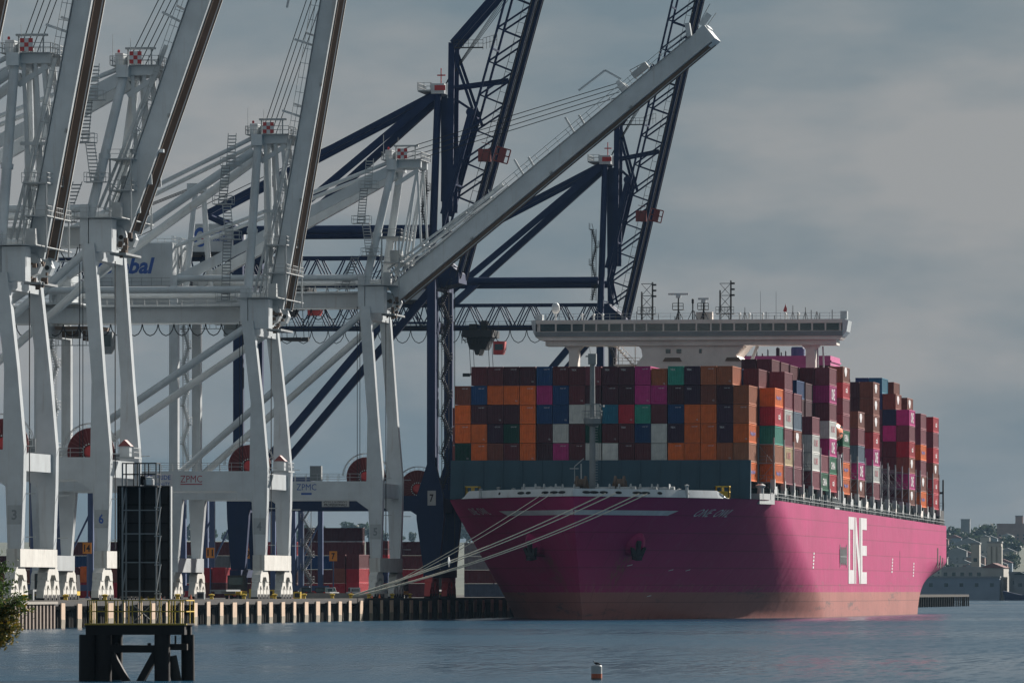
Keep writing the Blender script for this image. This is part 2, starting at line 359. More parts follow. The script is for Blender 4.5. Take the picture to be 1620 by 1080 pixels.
def tag(o, label=None, cat=None, group=None, kind=None):
    if label: o['label'] = label
    if cat: o['category'] = cat
    if group: o['group'] = group
    if kind: o['kind'] = kind
    return o
def empty(name, loc, label, cat, group=None, rz=0.0):
    o = bpy.data.objects.new(name, None); C.objects.link(o); o.location = loc; o.rotation_euler = (0, 0, rz)
    o.empty_display_size = 0.5
    return tag(o, label, cat, group)
def copy_tree(o, parent=None):
    c = o.copy(); C.objects.link(c); c.parent = parent
    for ch in o.children: copy_tree(ch, c)
    return c
def inst(name, me, loc=(0, 0, 0), parent=None, rot=(0, 0, 0)):
    o = bpy.data.objects.new(name, me); C.objects.link(o); o.location = loc; o.rotation_euler = rot
    if parent is not None: o.parent = parent
    return o
_text = {}
def text_points(s, size=1.0, shear=0.0, bold=0.0):
    """flat lettering as (verts 2D, faces), centred; cached"""
    k = (s, shear, bold)
    if k not in _text:
        cu = bpy.data.curves.new('lettering', 'FONT'); cu.body = s; cu.shear = shear; cu.align_x = 'CENTER'; cu.align_y = 'CENTER'
        cu.resolution_u = 2; cu.offset = bold
        ob = bpy.data.objects.new('lettering', cu); C.objects.link(ob)
        dg = bpy.context.evaluated_depsgraph_get(); me = bpy.data.meshes.new_from_object(ob.evaluated_get(dg))
        vs = [(v.co.x, v.co.y) for v in me.vertices]; fs = [list(p.vertices) for p in me.polygons]
        C.objects.unlink(ob); bpy.data.objects.remove(ob); bpy.data.meshes.remove(me)
        x0 = min(v[0] for v in vs); x1 = max(v[0] for v in vs); y0 = min(v[1] for v in vs); y1 = max(v[1] for v in vs)
        vs = [((x - (x0 + x1) / 2) / (x1 - x0), (y - (y0 + y1) / 2) / (y1 - y0)) for x, y in vs]
        _text[k] = (vs, fs)
    return _text[k]
def letters(s, w, h, fn, shear=0.0, bold=0.02):
    """lettering w wide and h high, each vertex placed by fn(u, v)"""
    vs, fs = text_points(s, 1.0, shear, bold)
    mb = MB(); mb.add([fn(x * w, y * h) for x, y in vs], fs); return mb
_o = ['zeroth', 'first', 'second', 'third', 'fourth', 'fifth', 'sixth', 'seventh', 'eighth', 'ninth', 'tenth', 'eleventh', 'twelfth', 'thirteenth', 'fourteenth',
      'fifteenth', 'sixteenth', 'seventeenth', 'eighteenth', 'nineteenth', 'twentieth']
ORD = _o + [t + ('-' + _o[k] if k else '') if k else t2 for t, t2 in (('twenty', 'twentieth'), ('thirty', 'thirtieth'), ('forty', 'fortieth')) for k in range(10)][1:]
def each(name, parts, mat, parent, off=(0, 0, 0)):
    """link every shape in the list as a part of its own"""
    for p in parts: p.build(name, mat, parent, off)
QZ = 3.1      # top of the quay
# ================================================================== the setting
wb = MB(); wb.add([(-16000, -3000, 0), (16000, -3000, 0), (16000, 30000, 0), (-16000, 30000, 0)], [(0, 1, 2, 3)])
tag(wb.build('water', 'water'), kind='structure')

# quay: deck slab on a recessed wall, piles and fender panels along its face
FX = -27.3
Q0, Q1 = -420.0, 1070.0
qb = MB()
qb.box(-900, FX - 3.2, Q0, Q1, -3.0, QZ)
quay = tag(qb.build('quay', 'asphalt'), kind='structure')
de = MB(); de.box(FX - 3.2 + 0.003, FX - 0.25, Q0, Q1, QZ - 0.55, QZ - 0.004); de.build('deck_edge', 'black', quay)
kb = MB(); kb.box(FX - 0.7, FX - 0.3, Q0, Q1, QZ - 0.002, QZ + 0.16); kb.build('kerb', 'pile', quay)
bulk = MB(); bulk.box(FX - 3.19, FX - 3.0, -258, 700, -3, QZ - 0.56); bulk.build('shade_black_bulkhead', 'black', quay)  # wall coloured black to stand for the shade under the deck
# sheet-pile corner at the near end
sp = MB()
y = Q0
k = 0
while y < -259:
    d = 0.28 if k % 2 else 0.0
    sp.prism([(FX - 1.2, y), (FX - 0.02 - d, y + 0.12), (FX - 0.02 - d, y + 0.9), (FX - 1.2, y + 1.02)], -3, QZ - 0.3, 'z'); y += 1.05; k += 1
sp.build('sheet_pile_wall', 'sheet', quay)
cap = MB(); cap.box(FX - 1.5, FX + 0.15, Q0, -258.6, QZ - 0.3, QZ - 0.003); cap.build('sheet_pile_cap', 'concrete', quay)
# fender panels: one shared mesh of a panel with its wet lower third, and timber piles between
pm = MB(); pm.prism([(-0.12, 0.0), (0.0, 0.0), (0.08, 1.0), (0.08, 2.9), (-0.06, 2.9), (-0.06, 1.0)], -1.35, 1.35); panel_me = pm.mesh('fender_panel', 'tan')
tm = MB(); tm.prism([(-0.12, -1.2), (0.02, -1.2), (0.10, 1.02), (-0.10, 1.02)], -1.37, 1.37); tide_me = tm.mesh('tide_band', 'tide')
pl = MB(); pl.tube((0, 0, -2.5), (0, 0, 2.3), 0.24, 0.22, 8); pile_me = pl.mesh('pile', 'pile')
fy = -254.7; i = 0
while fy < 700:
    p = inst('fender_panel', panel_me, (FX + random.uniform(-.08, .05), fy + random.uniform(-.25, .25), random.uniform(-.1, .06)), quay, (random.uniform(-.02, .02), 0, random.uniform(-.04, .04))); t = inst('tide_band', tide_me, (0, 0, random.uniform(-.15, .15)), p); p.scale = (1, random.uniform(.85, 1.12), 1)
    if fy < 330:
        for dy in (2.6, 3.9, 5.2, 6.5, 7.6):
            inst('pile', pile_me, (FX - 1.9 + random.uniform(-.1, .1), fy + dy + random.uniform(-.2, .2), random.uniform(-.5, 0.1)), quay)
    fy += 9.85; i += 1
# far end of the quay: open timber pier on rows of piles
pe = MB(); pe.box(-60, -26.6, 900, 1074, QZ - 0.5, QZ + 0.15); pe.build('pier_deck', 'pile', quay)
for r in range(24):
    inst('pile', pile_me, (-27.0 - (r % 6) * 0.01, 905 + r * 7.2, 0.4), quay)
    inst('pile', pile_me, (-59 + r * 1.4, 1074.2, 0.4), quay)
# yellow bollards and kerb bits on the edge
bm = MB(); bm.lathe((0, 0, 0), [(0.34, 0), (0.26, 0.15), (0.22, 0.5), (0.38, 0.62), (0.38, 0.78), (0.0, 0.86)], 12); bol_me = bm.mesh('bollard', 'yellow')
for i, by in enumerate([-272, -247, -222, -197, -172, -147, -122, -97, -72, -47, -30, -13, 10, 28]):
    o = inst('bollard', bol_me, (FX - 1.2, by, QZ))
    tag(o, '%s yellow mooring bollard from the left along the quay edge' % ORD[i + 1], 'bollard', 'bollards on the quay edge')

# far shore
def hill_h(x, y):
    n = mnoise.noise(Vector((x * 0.004, y * 0.002, 0))) * 7 + mnoise.noise(Vector((x * 0.012, y * 0.012, 4))) * 3
    rise = min(1, max(0, (y - 4600) / 2300)) ** 0.8
    return 2.2 + rise * (50 + n)
hb = MB(); nx, ny = 150, 34; vs = []; fs = []
for j in range(ny + 1):
    for i in range(nx + 1):
        x = -4200 + i * 46; y = 2330 + (j / ny) ** 1.1 * 5600
        z = -1.0 if j == 0 else hill_h(x, y); vs.append((x, y, z))
for j in range(ny):
    for i in range(nx): a = j * (nx + 1) + i; fs.append((a, a + 1, a + nx + 2, a + nx + 1))
hb.add(vs, fs, True)
m, nt, b = new_mat('wooded_hillside'); n = noise_node(nt, 0.02, 8, 0.7); r = ramp_node(nt, n.outputs['Fac'], 0.35, (0.030, 0.045, 0.024), 0.7, (0.085, 0.090, 0.058))
nt.links.new(r.outputs['Color'], b.inputs['Base Color']); b.inputs['Roughness'].default_value = 0.95
M['hill'] = m
tag(hb.build('hills', 'hill'), kind='structure')

# trees on the far shore: three crowns shared between copies
def crown_mesh(name, rx, rz, n, leaf, mat, seed, lobes=9):
    rnd = random.Random(seed); mb = MB(); cs = []
    for k in range(lobes):
        t = rnd.uniform(0, 2 * pi); q = rnd.uniform(0.15, 0.75)
        cs.append((cos(t) * rx * q, sin(t) * rx * q, rz * rnd.uniform(-0.45, 0.75), rnd.uniform(0.35, 0.55)))
    vs, fs = [], []
    for k in range(n):
        c = cs[k % lobes]
        d = Vector((rnd.gauss(0, 1), rnd.gauss(0, 1), rnd.gauss(0, 1))).normalized() * rnd.uniform(0.55, 1.05)
        p = Vector((c[0] + d.x * rx * c[3], c[1] + d.y * rx * c[3], c[2] + d.z * rz * c[3] * 1.1))
        a = Vector((rnd.gauss(0, 1), rnd.gauss(0, 1), rnd.gauss(0, 0.6))).normalized(); e = a.cross(Vector((rnd.gauss(0, 1), rnd.gauss(0, 1), rnd.gauss(0, 1)))).normalized()
        s = leaf * rnd.uniform(0.6, 1.3); o = len(vs)
        vs += [p - a * s, p + e * s * 0.6, p + a * s, p - e * s * 0.6]; fs.append((o, o + 1, o + 2, o + 3))
    mb.add(vs, fs); return mb.mesh(name, mat)
far_crowns = [crown_mesh('crown', 6.5, 5.0, 420, 1.3, 'leaf_far', 11), crown_mesh('crown', 5.0, 6.0, 380, 1.2, 'leaf_far', 12), crown_mesh('crown', 9.0, 4.6, 520, 1.4, 'leaf_far', 13, 12)]
tk = MB(); tk.tube((0, 0, -1), (0, 0, 8), 0.5, 0.25, 7); tk.tube((0, 0, 5), (2.2, 0.5, 9), 0.22, 0.1, 6); tk.tube((0, 0, 5), (-2, -0.6, 9), 0.22, 0.1, 6); trunk_me = tk.mesh('trunk', 'bark')
def far_tree(x, y, k, sc, label, group):
    e = empty('far_tree', (x, y, hill_h(x, y) if y > 2330 else QZ), label, 'tree', group, random.uniform(0, 6)); e.scale = (sc, sc, sc)
    inst('trunk', trunk_me, (0, 0, 0), e); inst('crown', far_crowns[k], (0, 0, 6.2), e)
rt = random.Random(5)
# ridge on the right, one by one (x, y, crown, scale)
right_trees = []
for i in range(60):
    y = rt.uniform(5000, 6950); f = (y - 5000) / 2000; x = -352 - f * 150 + rt.uniform(-62, 50)
    right_trees.append((round(x), round(y), rt.randrange(3), rt.uniform(0.75, 1.15)))
for px, k, sc in ((-507, 0, 1.5), (-495, 2, 1.3), (-500, 1, 1.4), (-474, 2, 1.7), (-467, 0, 1.3), (-483, 1, 1.2), (-455, 0, 1.2), (-423, 1, 1.4), (-412, 0, 1.7), (-404, 2, 1.6), (-430, 2, 1.3)): right_trees.append((px, 6900 + rt.randrange(60), k, sc))
right_trees.sort()
right_trees = right_trees[:22] + right_trees[22:]
for i, (x, y, k, sc) in enumerate(right_trees):
    far_tree(x, y, k, sc, 'hazy tree on the far hillside right of the ship, number %s along from the left' % ORD[i + 1] if i < 39 else 'hazy tree toward the right of the far hillside, %s along from its left end' % ORD[i - 38], 'trees on the far hillside beyond the stern')
for i in range(38):
    x = -1300 + i * 10.5 + rt.uniform(-5, 5); y = 6950 + rt.uniform(-60, 60)
    far_tree(x, y, rt.randrange(3), rt.uniform(1.0, 1.5) * (1.0 + 0.25 * sin(i * 0.5)), 'hazy tree on the low ridge seen beneath the crane portals, %s from the left' % ORD[i + 1], 'trees on the ridge behind the cranes')

# far buildings on the right-hand shore
win_me = {}
def window_mesh(w, h, d=0.25):
    k = (w, h)
    if k not in win_me:
        mb = MB(); mb.box(-w / 2, w / 2, -0.12, d, -h / 2, h / 2); win_me[k] = mb.mesh('window', 'glass')
    return win_me[k]
def building(name, x, y, w, d, h, wall, label, cat='building', rows=(), ww=1.6, wh=1.6, roof=None, roofmat='wall_grey', z=None):
    z0 = hill_h(x, y) if z is None else z
    e = empty(name, (x, y, z0 - 0.5), label, cat)
    mb = MB(); mb.box(-w / 2, w / 2, 0, d, -3, h); mb.build('wall', wall, e)
    if roof == 'gable':
        r = MB(); o = 0.5
        r.prism([(-w / 2 - o, h + 0.02), (w / 2 + o, h + 0.02), (0, h + w * 0.22)], -o, d + o); r.build('roof', roofmat, e)
    elif roof == 'flat':
        r = MB(); r.box(-w / 2 - 0.3, w / 2 + 0.3, -0.3, d + 0.3, h + 0.003, h + 0.8); r.build('roof', roofmat, e)
    for zz, n in rows:
        for i in range(n):
            inst('window', window_mesh(ww, wh), (-w / 2 + (i + 0.5) * w / n, 0, zz), e)
    return e
building('waterfront_shed', -134, 2345, 40, 30, 8.0, 'wall_blue', 'long low blue-grey shed on the far waterfront right of the stern', rows=((5, 6),), roof='flat')
building('gabled_warehouse', -117.5, 2352, 9.5, 30, 12.5, 'wall_pale', 'tall pale warehouse with dull red gable roof on the far shore', rows=((5, 2),), ww=1.4, wh=4, roof='gable', roofmat='roofred')
s_ = building('grain_silo', -123.5, 2440, 6.2, 8, 24, 'wall_pale', 'pale concrete silo tower on the far shore above the sheds', 'silo', roof='flat', z=2)
mb = MB()
for k in range(3): mb.tube((-2.3 + k * 2.3, -0.1, -2), (-2.3 + k * 2.3, -0.1, 22.5), 1.15, 1.15, 10)
mb.build('silo_cell', 'wall_pale', s_)
building('narrow_tower_block', -132.5, 2446, 3.6, 8, 23, 'wall_pale', 'narrow whitish tower block just left of the silo', rows=((8, 1), (12, 1), (16, 1)), roof='flat', z=2.5)
building('office_block', -131, 2400, 26, 16, 12, 'wall_grey', 'grey office block with a band of windows behind the low shed', rows=((9.5, 7), (6, 7)), roof='flat', z=2.5)
building('grey_hall', -103, 2348, 14, 30, 10, 'wall_grey', 'grey hall to the right of the gabled warehouse', rows=((6, 3),), roof='flat')
building('green_shed', -104.5, 2338, 5.2, 16, 9.5, 'wall_grey', 'small grey-green shed in front of the grey hall', rows=((5, 1),), roof='gable', roofmat='deckgreen')
building('cream_shed', -98, 2338, 6.2, 16, 9.5, 'wall_pale', 'cream shed with red roof at the right edge', rows=((5, 1),), roof='gable', roofmat='roofred')
building('brick_school', -438, 6880, 42, 14, 20, 'wall_brick', 'wide dull brick block with a rooftop hut on the ridge', rows=((6, 7), (9.2, 7)), roof='flat', roofmat='wall_brick')
building('rooftop_hut', -437, 6884, 7.5, 5, 28, 'wall_brick', 'small hut on the roof of the brick ridge block', roof='flat', roofmat='wall_grey')
building('ridge_block', -492, 6900, 9.0, 8, 24, 'wall_grey', 'small grey block poking above the ridge trees', rows=((9, 2),), roof='flat')
building('ridge_house', -410, 5900, 40, 8, 8, 'wall_grey', 'long grey terrace half way up the far hill', rows=((3, 8),), roof='gable', roofmat='wall_grey')
building('white_house', -372, 5600, 8.0, 8, 20, 'wall_pale', 'slim white house half way up the far hill', rows=((4, 2), (7.5, 2)), roof='gable', roofmat='wall_grey')
building('hill_flat', -392, 5300, 26, 8, 10, 'wall_pale', 'low pale flats at the ship stern on the far hill', rows=((4, 6),), roof='flat')
hh = []
for i in range(39):
    y = rt.uniform(4900, 6800); f = (y - 5000) / 2000; hh.append((-352 - f * 150 + rt.uniform(-60, 50), y, rt.choice(['wall_grey', 'wall_pale', 'wall_brick', 'wall_blue', 'wall_pale'])))
hh.sort()
for i, (x, y, wm) in enumerate(hh):
    o = building('hillside_house', x, y, rt.uniform(9, 16), 9, rt.uniform(6, 12), wm, '%s house among the far hillside trees, %s house from the left' % ({'wall_grey': 'grey', 'wall_pale': 'pale', 'wall_brick': 'brick', 'wall_blue': 'bluish'}[wm], ORD[i + 1]), 'house', rows=((3, 3), (6, 3)), ww=1.4, wh=1.7, roof='gable', roofmat=rt.choice(['wall_grey', 'roofred']))
    o['group'] = 'houses on the far hillside'
# dark barge/tug moored on the right and the green channel buoy
tg = empty('harbour_tug', (-92, 2300, 0), 'dark harbour tug moored at the right edge below the far sheds', 'boat')
mb = MB(); mb.prism([(-17, 4.2), (-16, 0), (12, 0), (15, 3), (12, 2.6), (-9, 2.4)], -4, 4); mb.build('hull', 'navy', tg)
mb = MB(); mb.box(-6, 4, -2.5, 2.5, 2.5, 5.2); mb.box(-4, 1, -2, 2, 5.203, 7.2); mb.build('deckhouse', 'darkred', tg)
mb = MB(); mb.box(-3.8, 0.8, -2.05, -1.9, 5.8, 6.7); mb.build('window', 'glass', tg)
mb = MB(); mb.tube((3, 0, 5.2), (3, 0, 15), 0.22, 0.15, 6); mb.box(0.5, 5.5, -0.1, 0.1, 12.2, 12.5); mb.build('mast', 'dark', tg)
gb = empty('channel_buoy', (0, 0, 0), 'small green channel buoy off the end of the far pier', 'buoy'); gb.location = (-45.5, 1120, 0)
mb = MB(); mb.lathe((0, 0, 0), [(1.6, -0.4), (1.7, 0.6), (0.0, 0.9)], 12); mb.build('float', 'deckgreen', gb)
mb = MB()
for k in range(4): mb.tube((cos(k * pi / 2) * 0.9, sin(k * pi / 2) * 0.9, 0.7), (cos(k * pi / 2) * 0.3, sin(k * pi / 2) * 0.3, 3.4), 0.09, 0.09, 5)
mb.box(-0.7, 0.7, -0.1, 0.1, 2.6, 3.6); mb.lathe((0, 0, 3.4), [(0.3, 0), (0.3, 0.6), (0, 0.8)], 8); mb.build('lattice', 'deckgreen', gb)
# ================================================================== cranes
RX = -30.3          # waterside rail
D = 19.5            # distance between the two side frames
GA = 30.5           # rail gauge
OFF = (0, 0, -QZ)   # shapes are written with heights above the water, things stand on the quay
def zigzag(mb, x0, x1, y, z0, z1, flight=3.6, w=0.9, axis='x'):
    """stair tower: treads, stringers, landings and handrails"""
    n = max(1, round((z1 - z0) / flight)); h = (z1 - z0) / n
    def P(a, b, z): return (a, b, z) if axis == 'x' else (b, a, z)
    for k in range(n):
        a, b = (x0, x1) if k % 2 == 0 else (x1, x0); za = z0 + k * h; zb = za + h
        st = 8
        for j in range(st):
            t = (j + 0.5) / st; p = a + (b - a) * t; z = za + h * t
            q0 = P(p - 0.4, y - w / 2, z); q1 = P(p + 0.4, y + w / 2, z + 0.07)
            mb.box(min(q0[0], q1[0]), max(q0[0], q1[0]), min(q0[1], q1[1]), max(q0[1], q1[1]), z, z + 0.09)
        for e in (-w / 2, w / 2):
            mb.beam(P(a, y + e, za), P(b, y + e, zb), 0.05, 0.12); mb.beam(P(a, y + e, za + 1), P(b, y + e, zb + 1), 0.045, 0.045)
            for pp in (a, b): v0 = P(pp, y + e, za); mb.box(v0[0] - 0.03, v0[0] + 0.03, v0[1] - 0.03, v0[1] + 0.03, za, zb)
        c = b + (0.45 if b > a else -0.45); q0 = P(min(b, c) - .05, y - w, zb); q1 = P(max(b, c) + .05, y + w, zb)
        mb.box(min(q0[0], q1[0]), max(q0[0], q1[0]), min(q0[1], q1[1]), max(q0[1], q1[1]), zb - 0.06, zb)
        mb.rail([P(c, y - w, zb), P(c, y + w, zb)], 1.05, 1.0)
    return mb
def festoon(mb, x0, x1, y, z, n, sag):
    for k in range(n):
        a = x0 + (x1 - x0) * k / n; b = x0 + (x1 - x0) * (k + 1) / n
        pts = [(a + (b - a) * t, y, z - sag * (1 - (2 * t - 1) ** 2) ** 0.6) for t in (0, .08, .25, .5, .75, .92, 1)]
        mb.path(pts, 0.07, 4)
# bogies (one corner): main equaliser, two sub-equalisers, four wheel trucks, eight wheels
bgm = MB()
bgm.prism([(-3.6, 5.55), (-2.0, 5.55), (-1.1, 6.2), (1.1, 6.2), (2.0, 5.55), (3.6, 5.55), (3.3, 6.5), (2.2, 7.1), (-2.2, 7.1), (-3.3, 6.5)], -0.6, 0.6, 'x')
for c in (-2.6, 2.6):
    bgm.prism([(c - 1.9, 4.5), (c - 0.9, 4.5), (c - 0.35, 5.0), (c + 0.35, 5.0), (c + 0.9, 4.5), (c + 1.9, 4.5), (c + 1.3, 5.5), (c + 0.6, 5.95), (c - 0.6, 5.95), (c - 1.3, 5.5)], -0.5, 0.5, 'x')
    for e in (-1.3, 1.3): bgm.prism([(c + e - 1.15, 3.5), (c + e + 1.15, 3.5), (c + e + 1.0, 4.4), (c + e + 0.5, 4.9), (c + e - 0.5, 4.9), (c + e - 1.0, 4.4)], -0.45, 0.45, 'x')
bogie_me = {'white': bgm.mesh('bogie', 'white_dirty', OFF), 'navy': bgm.mesh('bogie', 'red', OFF)}
whm = MB(); whm.lathe((0, 0, 0), [(0, -0.5), (0.4, -0.5), (0.4, 0.5), (0, 0.5)], 12, 'x'); wheel_me = whm.mesh('wheel', 'dark')
def bogies(root, x, y, kind):
    b = inst('bogie', bogie_me[kind], (x, y, 0), root)
    for c in (-2.6, 2.6):
        for e in (-1.3, 1.3):
            for g in (-0.5, 0.5): inst('wheel', wheel_me, (0, c + e + g, 0.42), b)
    return b
reel_d = MB(); reel_d.lathe((0, 0, 0), [(0, -0.25), (2.85, -0.32), (2.95, -0.1), (2.95, 0.1), (2.85, 0.32), (0, 0.3)], 36, 'y'); reel_me = reel_d.mesh('reel_disc', 'reel')
reel_r = MB()
for k in range(28):
    t = 2 * pi * k / 28; reel_r.beam((cos(t) * 0.9, -0.36, sin(t) * 0.9), (cos(t) * 2.8, -0.36, sin(t) * 2.8), 0.07, 0.10, (0, 1, 0))
rib_me = reel_r.mesh('reel_ribs', 'darkred')
reel_h = MB(); reel_h.lathe((0, -0.32, 0), [(0, -0.35), (0.5, -0.35), (0.75, -0.1), (0.8, 0.1)], 20, 'y'); hub_me = reel_h.mesh('hub', 'red')
reel_w = MB()
for k in range(18):
    t = 2 * pi * k / 18; reel_w.lathe((cos(t) * 0.98, -0.45, sin(t) * 0.98), [(0.09, 0), (0.09, -0.1), (0, -0.1)], 6, 'y')
ring_me = reel_w.mesh('bolt_ring', 'white')
reel_g = MB(); pts = [(cos(radians(a)) * 3.5, 0.0, sin(radians(a)) * 3.5) for a in range(-5, 190, 13)]
for o in (-0.5, 0.5): reel_g.path([(p[0], o, p[2]) for p in pts], 0.05, 4)
for p in pts: reel_g.beam((p[0] * 0.86, -0.5, p[2] * 0.86), (p[0], -0.5, p[2]), 0.06, 0.06)
guard_me = reel_g.mesh('reel_guard', 'pale')
def cable_reel(root, x, y, z):
    r = inst('cable_reel', reel_me, (x, y, z), root)
    for n, me in (('rib', rib_me), ('hub', hub_me), ('bolt_ring', ring_me), ('guard', guard_me)): inst(n, me, (0, 0, 0), r)
def plate_text(root, s, x, y, z, w, h, mat, name='lettering', shear=0.0, bold=0.02):
    o = letters(s, w, h, lambda u, v: (x + u, y, z + v - QZ), shear, bold).build(name, mat, root); return o
chk = MB(); chk.box(-0.75, 0.75, 0, 0.08, 0, 1.5); chk_me = chk.mesh('checker_panel', 'white')
chr_ = MB()
for a in range(3):
    for b in range(3):
        if (a + b) % 2 == 0: chr_.box(-0.75 + a * 0.5, -0.25 + a * 0.5, -0.03, -0.002, b * 0.5, b * 0.5 + 0.5)
chr_me = chr_.mesh('checker_square', 'red')

def white_crane(y0, tall, deg, num, label, zpmc=None, house=False, boom_len=64.0, numcol='navy_pale', reel=-2.0):
    root = empty('quay_crane', (RX, y0, QZ), label, 'crane', 'white quay cranes')
    H = 46.6 if tall else 41.0; HT = H + 2.4
    W = 'white'
    def part(n, mb, mat=W): return mb.build(n, mat, root, OFF)
    # legs
    for fy in (0, D):
        mb = MB()
        mb.prism([(-2.45, H), (-0.85, H), (0.35, 30), (1.12, 21.0), (1.05, 16.5), (0.8, 9.2), (-0.8, 9.2), (-1.05, 16.5), (-1.35, 20.5), (-1.2, 30)], fy - 0.85, fy + 0.85)
        leg = part('leg', mb)
        if fy == 0 and num:
            pb = MB(); pb.box(-0.8, 0.82, -0.90, -0.853, 12.0, 14.2); pb.build('number_plate', 'pale', leg, OFF)
            letters(num, 0.62, 1.2, lambda u, v: (u, -0.906, 13.1 + v - QZ), 0, 0.03).build('leg_number', numcol, leg)
        ld = MB(); ld.rail([(0.2, fy + 0.95, 9.5), (0.2, fy + 0.95, 9.6)], 0.3, 1)
        for k in range(26): ld.box(0.55, 0.62, fy + 0.87, fy + 1.2, 9.6 + k * 0.42, 9.66 + k * 0.42)
        for q in (10.5, 15.5, 21): ld.box(1.0, 2.2, fy + 0.7, fy + 0.78, q, q + 0.1)
        ld.build('ladder', 'pale', leg, OFF)
        mb = MB()
        mb.prism([(-GA - 0.65, H), (-GA + 0.65, H), (-GA + 0.65, 22.5), (-GA + 1.5, 20.4), (-GA + 1.35, 17.5), (-GA + 0.7, 9.2), (-GA - 0.7, 9.2), (-GA - 1.1, 17.5), (-GA - 1.1, 20.4), (-GA - 0.65, 22.5)], fy - 0.8, fy + 0.8)
        part('leg', mb)
        # portal beam with walkway and rail
        mb = MB(); mb.prism([(-GA + 1.0, 17.9), (-3.2, 17.9), (-1.1, 16.4), (-1.1, 20.6), (-GA + 1.0, 20.6)], fy - 0.75, fy + 0.75); pb = part('portal_beam', mb)
        mb = MB(); mb.rail([(-GA + 2, fy - 0.8, 20.62), (-2.2, fy - 0.8, 20.62)], 1.1, 1.6); mb.build('railing', 'pale', pb, OFF)
        # side diagonal, upper tie
        mb = MB(); mb.tube((-1.6, fy, H - 0.6), (-GA + 0.4, fy, 21.5), 0.52, n=12); part('diagonal_brace', mb)
        mb = MB(); mb.tube((-1.9, fy, HT + 1.9), (-GA, fy, HT + 1.9), 0.48, n=12)
        for xx in (-2.2, -GA): mb.box(xx - 0.5, xx + 0.5, fy - 0.5, fy + 0.5, H, HT + 2.4)
        part('upper_tie', mb)
    for x, zz in ((0, 9.2), (-GA, 9.2)):
        mb = MB(); mb.box(x - 0.82, x + 0.82, -1.4, D + 1.4, 7.1, 9.18); part('sill_beam', mb, 'white_dirty' if x == 0 else W)
        for fy in (0, D): bogies(root, x, fy, 'white')
        mb = MB(); mb.box(x - (2.3 if x == 0 else 0.7), x - (0.9 if x == 0 else -0.7), 0.86, D - 0.86, H - 1.9, H - 0.01); part('cross_beam', mb)
        mb = MB(); mb.box(x - 0.6, x + 0.6, 0.86, D - 0.86, 18.2, 20.3); part('portal_cross_beam', mb)
    # main girders with walkway, festoon loops
    gy = (D / 2 - 3.4, D / 2 + 3.4)
    for k, g in enumerate(gy):
        mb = MB(); mb.box(-50, 0.2, g - 0.65, g + 0.65, H + 0.003, HT); gd = part('main_girder', mb)
        mb = MB(); mb.box(-50, -3, g - 1.6, g - 0.66, HT - 0.3, HT - 0.2) if k == 0 else mb.box(-50, -3, g + 0.66, g + 1.6, HT - 0.3, HT - 0.2)
        yy = g - 1.55 if k == 0 else g + 1.55
        mb.rail([(-50, yy, HT - 0.2), (-3, yy, HT - 0.2)], 1.1, 1.7); mb.build('walkway', 'pale', gd, OFF)
    mb = MB(); festoon(mb, -48, -4, gy[0] - 1.5, H - 0.2, 20, 1.6); part('festoon_cable', mb, 'cable')
    mb = MB(); mb.box(-50.6, -50.05, gy[0] - 1, gy[1] + 1, H - 0.3, HT + 0.4); part('girder_end_tie', mb)
    # mast
    ax, az = ((1.6, 67.6) if tall else (-1.3, 65.6))
    my = (0.6, 5.8, D - 0.6, D - 5.8)
    for a, b_ in ((my[0], my[1]), (my[2], my[3])):
        mb = MB(); mb.tube((-1.9, a, HT), (ax, b_, az), 0.62, 0.56, 14)
        q = Vector((-1.9, a, HT)).lerp(Vector((ax, b_, az)), 0.45); mb.tube((q.x, q.y, q.z - 0.3), (q.x + 0.05, q.y + 0.05, q.z + 0.3), 0.75, 0.75, 12)
        part('mast_column', mb)
    mb = MB(); mb.beam((ax, 4.5, az + 0.3), (ax, D - 4.5, az + 0.3), 1.5, 1.5); mb.box(ax - 0.5, ax + 4.2, 6.0, 7.2, az - 0.1, az + 1.0); mb.box(ax - 0.5, ax + 4.2, D - 7.2, D - 6.0, az - 0.1, az + 1.0)
    mb.beam((ax + 0.3, 6.6, az - 2.6), (ax + 3.8, 6.6, az - 0.4), 0.5, 0.6); mb.box(ax - 1.2, ax - 0.2, 6.2, D - 6.2, az + 1.06, az + 2.6); part('mast_head', mb)
    mb = MB(); mb.box(ax - 1.6, ax + 4.4, 5.0, D - 5.0, az + 1.01, az + 1.09); mb.rail([(ax - 1.6, 5.0, az + 1.1), (ax + 4.4, 5.0, az + 1.1), (ax + 4.4, D - 5, az + 1.1), (ax - 1.6, D - 5, az + 1.1), (ax - 1.6, 5.0, az + 1.1)], 1.1, 1.2, 0.07)
    mb.tube((ax - 1.3, 5.2, az + 1.1), (ax - 1.3, 5.2, az + 4.8), 0.045, 0.03, 5); mb.tube((ax + 0.9, 5.2, az + 1.1), (ax + 0.9, 5.2, az + 4.4), 0.045, 0.03, 5)
    mb.box(ax + 0.2, ax + 3.9, 5.4, 6.2, az + 3.0, az + 3.25); mb.tube((ax + 0.5, 5.8, az + 1.1), (ax + 0.5, 5.8, az + 3), 0.1, n=6); mb.tube((ax + 3.4, 5.8, az + 1.1), (ax + 3.4, 5.8, az + 3), 0.1, n=6)
    plat = part('mast_platform', mb, 'pale')
    cp = inst('checker_panel', chk_me, (ax + 1.6, 4.8, az + 1.2 - QZ), plat); inst('checker_square', chr_me, (ax + 1.6, 4.8, az + 1.2 - QZ), plat)
    mb = MB(); mb.lathe((ax - 0.6, 5.4, az + 2.6), [(0.16, 0), (0.16, 0.3), (0, 0.4)], 8); mb.build('warning_lamp', 'lamp_red', plat, OFF)
